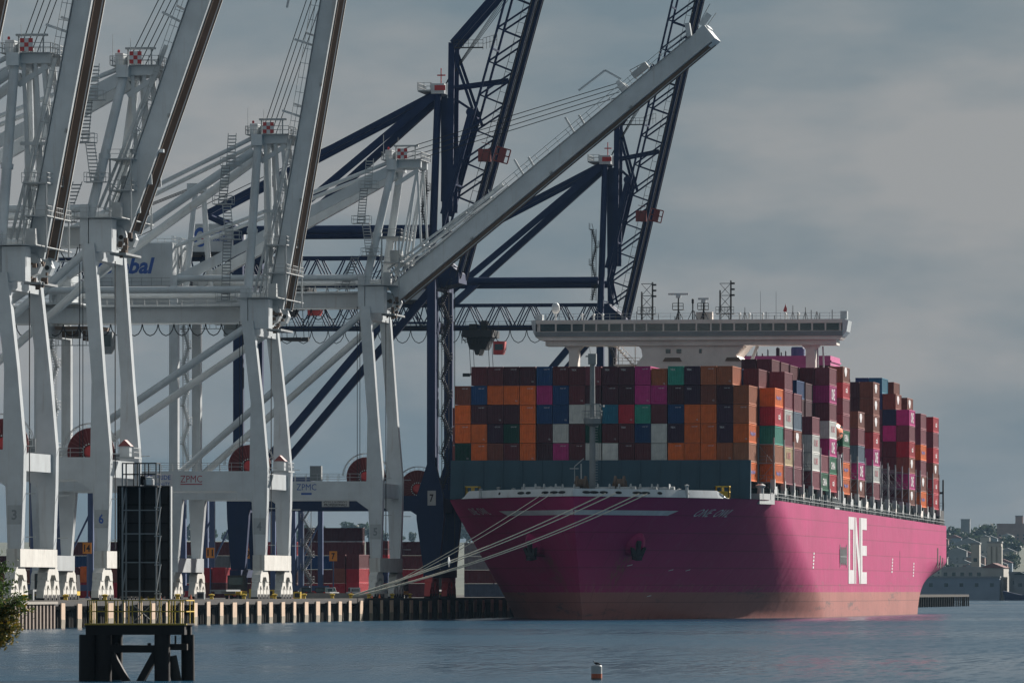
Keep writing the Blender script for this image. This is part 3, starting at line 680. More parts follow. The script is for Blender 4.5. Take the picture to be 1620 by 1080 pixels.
    # sheaves on the mast head
    each('sheave', [MB().lathe((ax + 0.4, D / 2 - 1.8 + k * 1.2, az + 1.7), [(0, -0.12), (0.75, -0.12), (0.75, 0.12), (0, 0.12)], 14, 'y') for k in range(4)], 'grey', root, OFF)
    # backstays
    for a, b_ in ((5.8, 1.0), (D - 5.8, D - 1.0)):
        mb = MB()
        if tall: mb.beam((ax - 0.6, a, az - 0.6), (-GA, b_, HT + 1.5), 1.1, 1.5)
        else: mb.tube((ax - 0.6, a, az - 1.2), (-GA, b_, HT + 1.5), 0.6, n=12)
        part('backstay', mb)
        mb = MB(); mb.tube((ax - 0.8, a, az + 0.6), (-49, a, HT + 0.2), 0.30, n=8); part('rear_stay', mb)
    # stairs beside the mast and between the land legs
    zs = [az + 1, az - 3.4, az - 8.6, az - 13.4, HT + 0.4]; xs = [ax - 2.3, ax - 2.9, ax - 4.0, ax - 2.6 if tall else ax - 3.0, -4.9]
    for k in range(4):
        x_ = xs[k + 1]; z0_, z1_ = zs[k + 1], zs[k]
        mb = MB(); nt_ = int((z1_ - z0_) / 0.42)
        for j in range(nt_): t_ = j / nt_; q_ = x_ + (xs[k] - x_) * t_ * 0.45; mb.box(q_ - 0.5, q_ + 0.5, 0.4, 1.3, z0_ + (z1_ - z0_) * t_, z0_ + (z1_ - z0_) * t_ + 0.12)
        for e_ in (-0.55, 0.55): mb.beam((x_ + e_, 0.4, z0_), (x_ + (xs[k] - x_) * 0.45 + e_, 0.4, z1_), 0.06, 0.1)
        mb.build('mast_stair', 'grey' if k % 2 else 'pale', root, OFF)
        mb = MB(); mb.box(x_ - 1.3, x_ + 1.4, 0.0, 1.8, z0_ - 0.1, z0_); mb.rail([(x_ - 1.3, 0.0, z0_), (x_ + 1.4, 0.0, z0_)], 1.1, 0.7, 0.07); mb.rail([(x_ - 1.3, 1.8, z0_), (x_ + 1.4, 1.8, z0_)], 1.1, 0.9, 0.06); mb.build('stair_landing', 'pale', root, OFF)
    mb = MB(); zigzag(mb, -GA - 0.35, -GA + 0.45, D * 0.48, 20.7, H, 2.9); part('leg_stair', mb, 'pale')
    # machinery gallery at the hinge
    mb = MB(); mb.box(-1.6, 1.2, -0.4, 2.8, H - 1.0, HT + 0.6); part('hinge_cabinet', mb)
    mb = MB()
    for q in (HT + 0.7, HT + 4.2, HT + 8.0):
        mb.box(-3.2, 2.6, -1.2, D + 1.2, q, q + 0.12) if q < HT + 1 else mb.box(0.2, 3.2, 2.5, D - 2.5, q, q + 0.12)
        mb.rail([(-3.2, -1.2, q + .12), (2.6, -1.2, q + .12)] if q < HT + 1 else [(0.2, 2.5, q + .12), (3.2, 2.5, q + .12), (3.2, D - 2.5, q + .12)], 1.1, 1.2)
    for xx, yy in ((0.4, 2.8), (3.0, 2.8), (0.4, D - 2.8), (3.0, D - 2.8)): mb.tube((xx, yy, HT), (xx, yy, HT + 8), 0.12, n=6)
    mb.box(0.6, 1.7, 3, 4.4, HT + 0.85, HT + 2.8); mb.box(1.0, 2.6, 7, 9.5, HT + 4.35, HT + 6.2)
    part('hinge_gallery', mb, 'pale')
    hx, hz = 1.3, H + 1.0
    mb = MB(); mb.box(0.2, 2.2, gy[0] - 2.5, gy[1] + 1.0, H - 1.2, H - 0.95); part('hinge_platform', mb, 'grey')
    for g in gy:
        mb = MB(); mb.prism([(0.2, H - 0.5), (1.5, H + 0.1), (1.9, hz), (1.4, HT - 0.2), (0.2, HT + 0.1)], g - 0.95, g + 0.95); hp = part('boom_hinge', mb)
        mb = MB(); mb.lathe((hx, g, hz), [(0, -1.05), (0.28, -1.05), (0.28, 1.05), (0, 1.05)], 12, 'y'); mb.build('hinge_pin', 'dark', hp, OFF)
    mb = MB(); rh = random.Random(int(y0 * 7) + 1)
    for k in range(16):
        x_ = rh.uniform(0.6, 2.6); z_ = rh.uniform(H - 1.6, H + 1.4); y_ = rh.uniform(gy[0] - 2.2, gy[0] - 0.7); w_ = rh.uniform(0.08, 0.28); mb.box(x_ - w_, x_ + w_, y_, y_ + 0.4, z_ - w_ * rh.uniform(0.6, 2.2), z_ + w_)
    o_ = part('hinge_machinery', mb, 'rust'); o_['kind'] = 'stuff'
    # trolley parked over the land legs, with driver's cab
    tx = -26.5
    mb = MB(); mb.box(tx - 3.0, tx + 3.0, gy[0] - 0.8, gy[1] + 0.8, H - 0.9, H - 0.4); mb.box(tx - 2.4, tx - 0.6, gy[0] + 1, gy[1] - 1, H - 1.9, H - 0.91); mb.box(tx + 0.4, tx + 2.2, gy[0] + 1.5, gy[1] - 1.5, H - 2.3, H - 0.91); tr = part('trolley', mb, 'rust')
    mb = MB(); mb.prism([(tx + 2.6, H - 4.2), (tx + 4.6, H - 4.2), (tx + 5.1, H - 3.2), (tx + 5.1, H - 1.2), (tx + 2.6, H - 1.2)], gy[0] - 1.4, gy[0] + 1.2); mb.build('driver_cab', 'grey', tr, OFF); mb = MB(); mb.box(tx + 2.9, tx + 4.9, gy[0] - 1.45, gy[0] - 1.41, H - 3.2, H - 1.6); mb.build('cab_window', 'glass', tr, OFF)
    mb = MB(); mb.rail([(tx - 3.4, gy[0] - 1.2, H - 3.0), (tx + 2.4, gy[0] - 1.2, H - 3.0)], 2.0, 0.9, 0.08); mb.box(tx - 3.4, tx + 2.4, gy[0] - 1.3, gy[0] - 0.6, H - 3.1, H - 3.0); mb.build('trolley_walkway', 'pale', tr, OFF)
    # boom: twin box girders, inner faces rusty, flanges, ties, walkway, stay links
    b = radians(deg); d = Vector((cos(b), 0, sin(b))); n = Vector((-sin(b), 0, cos(b))); up = n
    dep = 2.35 if tall else 2.0
    def BP(a, o, y): p = Vector((hx, 0, hz)) + d * a + n * o; return (p.x, y, p.z)
    L = boom_len
    for k, g in enumerate(gy):
        mb = MB(); mb.beam(BP(0.9, dep / 2 - 0.6, g), BP(L, dep / 2 - 0.6, g), 1.15, dep, up); bg = part('boom_girder', mb)
        fl = MB(); fl.beam(BP(0.9, -0.66, g), BP(L, -0.66, g), 1.5, 0.12, up); fl.build('flange', W, bg, OFF)
        s = 0.60 if k == 0 else -0.60
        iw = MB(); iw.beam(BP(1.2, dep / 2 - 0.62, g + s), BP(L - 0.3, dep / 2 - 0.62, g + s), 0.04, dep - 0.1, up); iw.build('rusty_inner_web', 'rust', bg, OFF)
        rl = MB(); rl.beam(BP(1.0, -0.80, g + s * 0.8), BP(L, -0.80, g + s * 0.8), 0.16, 0.16, up); rl.build('trolley_rail', 'rust', bg, OFF)
    each('boom_tie', [MB().beam(BP(3 + k * 7.4, dep - 0.9, gy[0] + 0.6), BP(3 + k * 7.4, dep - 0.9, gy[1] - 0.6), 0.7, 0.6, up) for k in range(9)], W, root, OFF)
    each('boom_lamp', [MB().beam(BP(a, -0.55, gy[0] - 0.4), BP(a, -0.55, gy[0] - 0.75), 0.5, 0.35, up) for a in (L * 0.25, L * 0.5, L * 0.75)], 'pale', root, OFF)
    mb = MB(); st = 2.0; q = 2.5
    yy = gy[0] - 0.5
    mb.beam(BP(2, dep - 0.5, yy), BP(L - 2, dep - 0.5, yy), 0.8, 0.08, up)
    for hh in (0.55, 1.15): mb.beam(BP(2, dep - 0.5 + hh, yy - 0.35), BP(L - 2, dep - 0.5 + hh, yy - 0.35), 0.07, 0.07, up)
    while q < L - 2: mb.beam(BP(q, dep - 0.5, yy - 0.35), BP(q, dep + 0.65, yy - 0.35), 0.07, 0.07); q += st
    part('boom_walkway', mb, 'pale')
    # folded forestay links lying above the boom root
    mb = MB()
    for g in gy:
        mb.beam(BP(2.5, dep + 1.7, g + 0.2), BP(24, dep + 0.5, g + 0.2), 0.28, 0.34, up); mb.beam(BP(2.5, dep + 0.9, g - 0.3), BP(24, dep + 0.2, g - 0.3), 0.22, 0.28, up)
    for q in (5, 9, 13, 17, 21): mb.beam(BP(q, dep + 1.35 - q * 0.035, gy[0]), BP(q, dep + 1.35 - q * 0.035, gy[1]), 0.18, 0.18, up); mb.beam(BP(q, dep - 0.5, gy[0]), BP(q + 0.8, dep + 1.2, gy[0]), 0.12, 0.12)
    part('folded_stay', mb)
    if deg < 60:
        mb = MB(); P0 = (ax + 3.6, 6.6, az - 0.2)
        for a, o in ((5.5, 3.6), (3.2, 2.6), (8.6, 3.4)): mb.beam(P0, BP(a, o, 6.4), 0.28, 0.30); mb.beam((P0[0], D - 6.6, P0[2]), BP(a, o, D - 6.4), 0.28, 0.30)
        part('stay_link', mb)
    else:
        mb = MB()
        for x_, z_ in ((1.0, az - 17), (2.6, az - 13.5), (3.6, az - 9.5)):
            for yy2 in (6.6, D - 6.6): mb.beam((ax + x_ * 0.9, yy2, az), (ax + x_ * 0.9 + 0.8, yy2, z_), 0.34, 0.45)
        mb.box(ax + 0.6, ax + 4.8, 6.2, 7.0, az - 9.6, az - 9.2)
        part('stay_link', mb)
    ha = min(47, L - 8)
    for k, o in enumerate((-1.8, -0.7, 0.7, 1.8)): part('hoist_rope', MB().tube((ax + 0.6 + k * 0.25, D / 2 + o, az + 2.6 - k * 0.55), BP(ha - k * 0.5, dep + 1.2 - k * 0.4, D / 2 + o), 0.06, n=5), 'cable')
    mb = MB(); mb.beam(BP(ha, dep - 0.6, gy[0]), BP(ha, dep + 1.4, gy[0]), 0.5, 1.2, d, 0.5, 0.6); mb.beam(BP(ha, dep - 0.6, gy[1]), BP(ha, dep + 1.4, gy[1]), 0.5, 1.2, d, 0.5, 0.6); mb.beam(BP(ha, dep + 0.9, gy[0]), BP(ha, dep + 0.9, gy[1]), 0.5, 0.5)
    part('stay_bracket', mb)
    mb = MB()
    for q in (0.0, 1.2, 2.4): mb.beam(BP(ha + 2.4 + q, dep - 0.5, gy[0] + 0.6), BP(ha + 2.4 + q, dep + 1.5 - q * 0.2, gy[0] + 0.6), 0.12, 0.12)
    mb.beam(BP(ha + 2.2, dep + 0.5, gy[0] + 0.6), BP(ha + 5, dep + 0.5, gy[0] + 0.6), 1.2, 0.9, up); mb.beam(BP(ha + 2.4, dep + 1.5, gy[0] + 0.6), BP(ha + 4.8, dep + 1.0, gy[0] + 0.6), 0.12, 0.12)
    part('rope_anchor', mb, 'pale')
    mb = MB(); mb.beam(BP(ha + 0.6, dep + 1.2, gy[0]), BP(ha - 0.4, dep + 3.8, gy[0]), 0.16, 0.3); mb.beam(BP(ha - 0.4, dep + 3.8, gy[0]), BP(ha - 5.4, dep + 4.0, gy[0]), 0.16, 0.3); part('davit_arm', mb)
    for q in (ha * 0.58, ha * 0.79):
        part('stay_post', MB().beam(BP(q, dep - 0.5, gy[0]), BP(q + 0.4, dep + 2.2, gy[0]), 0.3, 0.3)); part('stay_post', MB().beam(BP(q + 1.4, dep - 0.5, gy[1]), BP(q + 1.8, dep + 2.0, gy[1]), 0.3, 0.3))
    mb = MB(); mb.beam(BP(L, dep / 2 - 0.6, gy[0] - 0.6), BP(L, dep / 2 - 0.6, gy[1] + 0.6), 1.6, dep + 0.3, n); mb.beam(BP(L + 0.4, dep - 0.3, gy[0]), BP(L + 2.4, dep + 0.3, gy[0]), 0.12, 0.9); mb.beam(BP(L - 2, dep - 0.4, gy[0]), BP(L - 1, dep + 1.3, gy[0]), 1.6, 0.7)
    mb.beam(BP(L, dep, gy[0]), BP(L + 3.4, dep + 1.4, gy[0]), 0.1, 0.16); mb.beam(BP(L, dep - 0.2, gy[1]), BP(L + 3.0, dep + 0.6, gy[1]), 0.1, 0.16)
    part('boom_tip', mb)
    # reel, cabin, lettering
    cable_reel(root, reel, 3.0, 21.3 - QZ)
    mb = MB(); mb.box(-9.9, -8.2, -0.6, 0.6, 20.65, 22.9) if tall else mb.box(-20.5, -18.9, -0.6, 0.6, 20.65, 23.0); part('electrical_cabinet', mb, 'grey')
    if num in '64':
        mb = MB(); mb.box(1.5, 2.7, 3.4, 5.0, 20.7, 22.0); kk = part('gate_kiosk', mb); mb = MB(); mb.prism([(1.3, 22.003), (2.9, 22.003), (2.1, 22.8)], 3.2, 5.2); mb.build('roof', 'darkred', kk, OFF)
        mb = MB(); mb.box(1.1, 3.4, 3.0, 8.0, 20.5, 20.68); mb.rail([(3.3, 3.0, 20.7), (3.3, 8, 20.7)], 1.1, 1.2); mb.build('landing', 'pale', kk, OFF)
    mb = MB(); mb.tube((0.9, 3.6, 9.4), (0.9, 3.6, H - 2), 0.07, n=5); mb.tube((-3.0, 0.9, 20.6), (-3.0, 0.9, H), 0.05, n=4); mb.tube((-2.6, 0.9, 20.6), (-2.6, 0.9, H), 0.05, n=4); part('lift_guide', mb, 'cable')
    if zpmc:
        o = plate_text(root, 'ZPMC', -9.4 if zpmc == 'red_ink' else -10.4, -0.756, 19.55 if zpmc == 'red_ink' else 19.75, 3.0, 0.95, zpmc, 'maker_lettering', 0.0, 0.0)
        mb = MB(); mb.box(-10.9, -7.9, -0.757, -0.752, 18.75, 18.9) if zpmc == 'red_ink' else mb.box(-11.2, -9.6, -0.757, -0.752, 18.6, 18.9); mb.build('lettering_underline', zpmc, root, OFF)
    # machinery house on the back reach
    x0, x1 = (-43.5, -31.4) if house else (-49, -39)
    mb = MB(); mb.box(x0, x1, 3.6, D - 3.6, HT + 1.0, HT + 7.4); hs = part('machinery_house', mb)
    mb = MB(); mb.box(x0 - 0.4, x1 + 1.6, 2.6, D - 2.6, HT + 0.5, HT + 0.98); mb.rail([(x0, 2.7, HT + 1), (x1 + 1.5, 2.7, HT + 1), (x1 + 1.5, D - 2.7, HT + 1)], 1.1, 1.5); mb.build('house_walkway', 'grey', hs, OFF)
    mb = MB(); mb.rail([(x1 - 0.1, 3.7, HT + 7.4), (x1 - 0.1, D - 3.7, HT + 7.4), (x0, 3.7, HT + 7.4)], 1.0, 1.3); mb.build('roof_rail', 'pale', hs, OFF)
    mb = MB(); mb.lathe((x1, D / 2, HT + 5.0), [(1.25, 0), (1.25, 0.06), (0, 0.06)], 16, 'x'); mb.build('vent', 'grey', hs, OFF)
    if house:
        letters('Global', 8.6, 2.5, lambda u, v: (-38.4 + u, 3.59, HT + 4.0 + v - QZ), 0.25, 0.035).build('house_lettering', 'blue_ink', hs)
        # landside pylon
        mb = MB(); mb.tube((-GA + 0.8, 5.0, HT), (-GA + 2.0, 7.0, HT + 15.5), 0.5, 0.4, 12); mb.tube((-GA + 3.0, D - 5, HT), (-GA + 2.2, D - 7, HT + 15.5), 0.5, 0.4, 12); mb.box(-GA + 0.8, -GA + 3.8, 6.2, D - 6.2, HT + 15.2, HT + 16.4); part('rear_pylon', mb)
        mb = MB()
        for yy in (8, 9.5, 11): mb.tube((-GA + 1.5, yy, HT + 16), (-50, yy, HT + 8), 0.06, n=4)
        part('rear_rope', mb, 'cable')
    else:
        mb = MB(); mb.box(-GA - 2, -GA + 5, 3, D - 3, HT + 0.1, HT + 0.3)
        for k in range(6): mb.tube((-GA - 2 + k * 1.4, 3.2, HT), (-GA - 2 + k * 1.4, 3.2, HT + 6.0), 0.12, n=5)
        for q in (2, 4, 6): mb.beam((-GA - 2, 3.2, HT + q), (-GA + 5, 3.2, HT + q), 0.12, 0.12); mb.rail([(-GA - 2, 3.0, HT + q), (-GA + 5, 3.0, HT + q)], 1.0, 1.0)
        mb.box(-GA + 1.6, -GA + 3.6, 4, 9, HT + 0.4, HT + 4.6); part('rear_gallery', mb)
    return root

white_crane(-325.0, False, 78.0, '2', 'white crane at the far left edge, mostly outside the picture', boom_len=62)
c3 = white_crane(-268.0, False, 79.3, '3', 'leftmost white quay crane with number 3 on its leg, boom raised steeply', numcol='grey')
c6 = white_crane(-214.0, True, 70.5, '6', 'second white quay crane from the left, number 6, boom raised at a slant', numcol='blue_ink')
c4 = white_crane(-98.0, False, 80.0, '4', 'white quay crane number 4 with red lettering on its portal beam, boom raised', zpmc='red_ink', numcol='grey')
c5 = white_crane(6.0, True, 39.2, '5', 'white quay crane number 5 whose boom slopes out over the ship bow', zpmc='blue_ink', house=True, numcol='grey', boom_len=61.5)
# banner on crane 4
mb = MB(); mb.box(-16.4, -12.0, -0.80, -0.757, 18.3, 20.3); bn = mb.build('banner', 'white_ink', c4, OFF)
letters('LIFT  PRIDE', 3.9, 0.62, lambda u, v: (-14.2 + u, -0.806, 19.75 + v - QZ)).build('banner_lettering', 'blue_ink', bn)
letters('WITH  QUALITY', 3.7, 0.5, lambda u, v: (-14.2 + u, -0.806, 18.85 + v - QZ)).build('banner_lettering', 'blue_ink', bn)

def navy_crane(y0, deg, num, label):
    root = empty('quay_crane', (RX, y0, QZ), label, 'crane', 'navy quay cranes')
    W = 'navy'
    def part(n, mb, mat=W): return mb.build(n, mat, root, OFF)
    for fy in (0, D - 1):
        mb = MB(); mb.prism([(-0.65, 54), (0.65, 54), (0.65, 24), (1.9, 19), (2.0, 15.5), (1.2, 7.6), (-1.2, 7.6), (-2.3, 15.5), (-2.3, 19), (-0.65, 24)], fy - 0.75, fy + 0.75); lg = part('leg', mb)
        if fy == 0:
            pb = MB(); pb.box(-0.55, 0.75, -0.80, -0.753, 17.6, 19.9); pb.build('number_plate', 'pale', lg, OFF)
            letters(num, 0.62, 1.2, lambda u, v: (0.1 + u, -0.806, 18.75 + v - QZ), 0, 0.03).build('leg_number', 'black_ink', lg)
        mb = MB(); mb.prism([(-GA - 0.75, 61), (-GA + 0.75, 61), (-GA + 0.75, 24), (-GA + 1.8, 19), (-GA + 1.7, 15.5), (-GA + 1.1, 7.6), (-GA - 1.1, 7.6), (-GA - 1.7, 15.5), (-GA - 1.8, 19), (-GA - 0.75, 24)], fy - 0.75, fy + 0.75); part('leg', mb)
        mb = MB(); mb.prism([(-GA + 1, 16.9), (-3.5, 16.9), (-1.5, 15.6), (-1.5, 19.1), (-GA + 1, 19.1)], fy - 0.7, fy + 0.7); part('portal_beam', mb)
        mb = MB(); mb.beam((-0.3, fy, 54.8), (-GA + 0.4, fy, 20), 1.1, 1.15); part('diagonal_brace', mb)
        mb = MB(); mb.tube((-0.4, fy, 60.6), (-GA, fy, 60.6), 0.68, n=12); part('upper_tie', mb)
        mb = MB(); zigzag(mb, 1.0, 2.1, fy + 4.0, 20, 52, 2.9, 0.8) if fy == 0 else mb.tube((1.4, fy - 3, 8), (1.4, fy - 3, 52), 0.06, n=4); part('leg_stair', mb, 'dark')
    for x in (0, -GA):
        mb = MB(); mb.box(x - 0.9, x + 0.9, -3, D + 2, 6.4, 7.58); part('sill_beam', mb)
        for fy in (0, D - 1): bogies(root, x, fy, 'navy')
        part('cross_beam', MB().box(x - 0.6, x + 0.6, 0.76, D - 1.76, 16.6, 18.8)); part('cross_beam', MB().box(x - 0.6, x + 0.6, 0.76, D - 1.76, 51.3, 53.2))
    mb = MB(); mb.prism([(-2.4, 51.6), (0.7, 51.6), (3.6, 52.4), (3.6, 54), (0.7, 56.6), (-0.6, 56.6)], 4.6, 13.4); part('hinge_frame', mb)
    # trolley girder: two trusses
    gy = (D / 2 - 4, D / 2 + 3)
    for k, g in enumerate(gy):
        mb = MB(); mb.box(-62, -0.7, g - 0.3, g + 0.3, 52.0, 52.75); gd = part('girder_bottom_chord', mb)
        mb = MB(); mb.box(-62, -0.7, g - 0.2, g + 0.2, 56.3, 56.7); mb.build('girder_top_chord', W, gd, OFF)
        mb = MB(); x = -61.5
        while x < -5:
            for o in (0, 0.7):
                mb.beam((x + o, g, 52.7), (x + 2.0 + o * 0.4, g, 56.4), 0.2, 0.2); mb.beam((x + 5.2 - o, g, 52.7), (x + 3.2 - o * 0.4, g, 56.4), 0.2, 0.2)
            x += 5.6
        mb.build('girder_web', W, gd, OFF)
        if k == 0:
            mb = MB(); mb.rail([(-62, g - 1.2, 52.3), (-1, g - 1.2, 52.3)], 1.1, 2.0); mb.box(-62, -1, g - 1.3, g - 0.4, 52.2, 52.3); mb.build('walkway', 'dark', gd, OFF)
    mb = MB(); festoon(mb, -60, -5, gy[0] - 1.0, 51.9, 18, 2.4); part('festoon_cable', mb, 'cable')
    # trolley with red driver's cab and head block
    mb = MB(); mb.box(-26, -20.5, 4, D - 5, 50.6, 51.9); mb.box(-24.8, -23.4, 5, 9, 51.95, 53.0); mb.box(-22.6, -21.6, 5, 9, 51.95, 53.6); mb.rail([(-26, 4, 49.4), (-20.5, 4, 49.4)], 1.2, 0.6, 0.1); tr = part('trolley', mb, 'dark')
    mb = MB(); mb.prism([(-20.3, 47.4), (-18.6, 47.4), (-18.2, 48.4), (-18.2, 49.8), (-20.3, 49.8)], 4.5, 7); mb.build('driver_cab', 'red', tr, OFF); mb = MB(); mb.box(-20.0, -18.5, 4.44, 4.49, 48.2, 49.3); mb.build('cab_window', 'glass', tr, OFF)
    mb = MB(); mb.prism([(-25.5, 50.5), (-21, 50.5), (-22, 48.4), (-22.9, 48.4), (-23.2, 47.4), (-23.8, 47.4), (-24.1, 48.4), (-24.9, 48.4)], 6, 12); mb.build('head_block', 'dark', tr, OFF)
    each('hoist_wire', [MB().tube((xx, yy, 49.6), (xx + 0.3, yy, 44), 0.05, n=4) for xx in (-25, -21.5) for yy in (6.5, 11.5)], 'cable', tr, OFF)
    mb = MB(); mb.box(-24.6, -21.4, 5, 13, 43.6, 44); mb.box(-26, -24.7, 5, 6, 43.4, 44); mb.box(-21.3, -20.3, 5, 6, 43.4, 44); mb.build('spreader', 'dark', tr, OFF)
    # mast
    az = 82.4
    for a, b_ in ((1.0, 6.2), (D - 2, D - 7)):
        mb = MB(); mb.tube((-0.2, a, 53), (0.1, b_, az), 0.62, 0.55, 14); part('mast_column', mb)
    mb = MB(); mb.box(-0.9, 1.2, 5.2, D - 6, az - 0.4, az + 1.2); part('mast_head', mb, 'white')
    mb = MB(); mb.box(-0.3, 1.4, 5.0, 5.19, az + 0.1, az + 0.9); mb.tube((0.6, 6, az + 1.2), (0.6, 6, az + 3.6), 0.09, n=5); mb.box(0.0, 1.3, 5.9, 6.1, az + 2.4, az + 2.6); part('mast_marker', mb, 'red')
    mb = MB(); mb.box(-2.9, -0.9, 4.6, D - 6, az - 0.1, az + 0.1); mb.rail([(-2.9, 4.6, az + .1), (-0.9, 4.6, az + .1), (-0.9, D - 6, az + .1), (-2.9, D - 6, az + .1), (-2.9, 4.6, az + .1)], 1.2, 0.8); part('mast_platform', mb, 'grey')
    mb = MB(); zigzag(mb, -1.75, -1.0, 1.6, 57, 70, 3.2, 0.7); part('mast_stair', mb, 'dark')
    for a, b_ in ((6.2, 0.6), (D - 7, D - 1.6)):
        mb = MB(); mb.beam((-0.4, a, az - 0.5), (-GA, b_, 56.2), 0.95, 1.15); part('backstay', mb)
        mb = MB(); mb.beam((-0.4, a, az - 0.3), (-37, a, 63.4), 0.7, 0.85); mb.beam((-37, a, 63.4), (-GA, b_, 60.6), 0.7, 0.8); part('rear_stay', mb)
    mb = MB(); mb.tube((0, D / 2, az), (-55, D / 2, 57), 0.06, n=4); part('rear_rope', mb, 'cable')
    # boom: two trusses, hinged at the leg
    hx, hz = 3.2, 53.2
    b = radians(deg); d = Vector((cos(b), 0, sin(b))); n = Vector((-sin(b), 0, cos(b)))
    def BP(a, o, y): p = Vector((hx, 0, hz)) + d * a + n * o; return (p.x, y, p.z)
    L = 62.0; dep = 4.3
    for k, g in enumerate(gy):
        mb = MB(); mb.beam(BP(0, 0, g), BP(L, 0, g), 0.7, 0.75, n); bc = part('boom_bottom_chord', mb)
        rl = MB(); rl.beam(BP(0, -0.5, g), BP(L, -0.5, g), 0.16, 0.16, n); rl.beam(BP(0, 0.1, g - 0.9), BP(L, 0.1, g - 0.9), 0.8, 0.08, n); rl.beam(BP(0, 1.1, g - 1.3), BP(L, 1.1, g - 1.3), 0.07, 0.07, n)
        q = 1
        while q < L: rl.beam(BP(q, 0.1, g - 1.3), BP(q, 1.1, g - 1.3), 0.06, 0.06); q += 1.6
        rl.build('boom_walkway', 'dark', bc, OFF)
        mb = MB(); mb.beam(BP(3, dep * 0.55, g), BP(7, dep, g), 0.4, 0.4, n); mb.beam(BP(7, dep, g), BP(L, dep, g), 0.34, 0.36, n); mb.build('boom_top_chord', W, bc, OFF)
        mb = MB(); q = 1.0; s = 5.4
        while q + s < L:
            mb.beam(BP(q, 0, g), BP(q + 0.5, dep, g), 0.22, 0.24); mb.beam(BP(q + 0.5, dep, g), BP(q + s, 0, g), 0.26, 0.28); q += s
        mb.build('boom_web', W, bc, OFF)
    each('boom_tie', [MB().beam(BP(q, o, gy[0]), BP(q, o, gy[1]), 0.28, 0.28, n) for q in range(3, int(L), 11) for o in (0.3, dep)], W, root, OFF)
    for g in gy: mb = MB(); mb.beam(BP(9, dep + 0.6, g), BP(25.5, dep + 0.6, g), 0.5, 0.8, n); mb.lathe(BP(25.5, dep + 0.6, g), [(0, -0.4), (0.7, -0.4), (0.7, 0.4), (0, 0.4)], 10, 'y'); part('folded_stay', mb)
    # maintenance basket in red hung on the boom
    mb = MB()
    for g0 in (-1.6,):
        a0, a1 = 19.2, 21.4
        for a in (a0, (a0 + a1) / 2, a1): mb.beam(BP(a, -0.6, gy[0] - 1.2), BP(a, -3.0, gy[0] - 1.2), 0.14, 0.2); mb.beam(BP(a, 0.4, gy[0] - 1.2), BP(a, 1.8, gy[0] - 1.2), 0.1, 0.1)
        for o in (-0.7, -1.4, -2.2, -3.0): mb.beam(BP(a0, o, gy[0] - 1.2), BP(a1, o, gy[0] - 1.2), 0.14, 0.2)
        mb.beam(BP(a0, -1.9, gy[0] - 1.1), BP(a1, -1.9, gy[0] - 1.1), 0.1, 1.0, n)
        mb.box(*[v for pr in ((BP(a0, .3, 0)[0] - 1.4, BP(a0, .3, 0)[0] + 0.6), (gy[0] - 1.2, gy[0] - 0.6), (BP(a0, .3, 0)[2] - 0.5, BP(a0, .3, 0)[2] + 1.5)) for v in pr])
    part('maintenance_basket', mb, 'darkred')
    # forestay links: down from the mast head, up to the tall knee, out to the boom
    kx, kz = 2.3, 90.0
    for yy in (6.6, D - 7.6):
        mb = MB(); mb.beam((1.2, yy, az - 1), (1.0, yy, 65.2), 0.5, 1.0); part('stay_link', mb)
        mb = MB(); mb.beam((2.0, yy - 0.8, 63.6), (kx, yy - 0.8, kz), 0.5, 0.95); part('stay_link', mb)
        mb = MB(); mb.beam((kx, yy - 0.8, kz), BP(47, dep + 0.6, yy - 0.8), 0.5, 0.7); mb.beam((kx + 0.3, yy - 0.8, kz - 0.6), BP(47.5, dep - 0.3, yy - 0.8), 0.4, 0.5); part('stay_link', mb)
        mb = MB(); mb.beam((kx, yy - 0.8, kz - 0.8), BP(24, dep * 0.8, yy), 0.4, 0.45); mb.beam((kx - 0.1, yy - 0.8, 83.0), BP(32, 0.6, yy), 0.35, 0.45); mb.beam((kx - 0.1, yy - 0.8, 81.5), BP(25.6, dep, yy), 0.2, 0.22); part('knee_strut', mb)
    mb = MB(); mb.box(kx + 0.4, kx + 5.0, 5.4, 6.4, kz - 0.9, kz - 0.75); mb.rail([(kx + 0.4, 5.4, kz - 0.75), (kx + 5, 5.4, kz - 0.75)], 1.1, 0.7); mb.rail([(kx + 5, 5.4, kz - 1.2), (kx + 7.2, 5.4, kz - 0.6)], 1.8, 0.5); part('knee_walkway', mb, 'dark')
    for k, o in enumerate((-1.2, -0.4, 0.4, 1.2)): part('hoist_rope', MB().tube((0.8, D / 2 + o, az + 1 + k * 0.3), BP(44 + k * 1.2, dep, D / 2 + o), 0.05, n=4), 'cable')
    cable_reel(root, -2.6, 3.0, 20.2 - QZ)
    mb = MB(); mb.box(-39, -32, 3.5, D - 4, 57.4, 61.8); hs = part('machinery_house', mb, 'white')
    mb = MB(); mb.box(-40, -31, 3, D - 3.5, 56.9, 57.38); mb.build('house_floor', 'dark', hs, OFF)
    mb = MB(); mb.box(-45, -30, 4, 5, 53, 53.4)
    for k in range(7): mb.beam((-44 + k * 2, 4.5, 53), (-43 + k * 2, 4.5, 57), 0.2, 0.2); mb.beam((-43 + k * 2, 4.5, 57), (-42 + k * 2, 4.5, 53), 0.2, 0.2)
    mb.build('house_support', W, hs, OFF)
    rg = MB()
    for k in range(20):
        t0 = radians(40 + k * 14.5); t1 = radians(40 + (k + 1) * 14.5)
        rg.add([(-37.2 + 1.05 * cos(t0), 3.49, 59.7 + 1.55 * sin(t0)), (-37.2 + 1.05 * cos(t1), 3.49, 59.7 + 1.55 * sin(t1)), (-37.2 + 0.62 * cos(t1), 3.49, 59.7 + 0.95 * sin(t1)), (-37.2 + 0.62 * cos(t0), 3.49, 59.7 + 0.95 * sin(t0))], [(0, 1, 2, 3)])
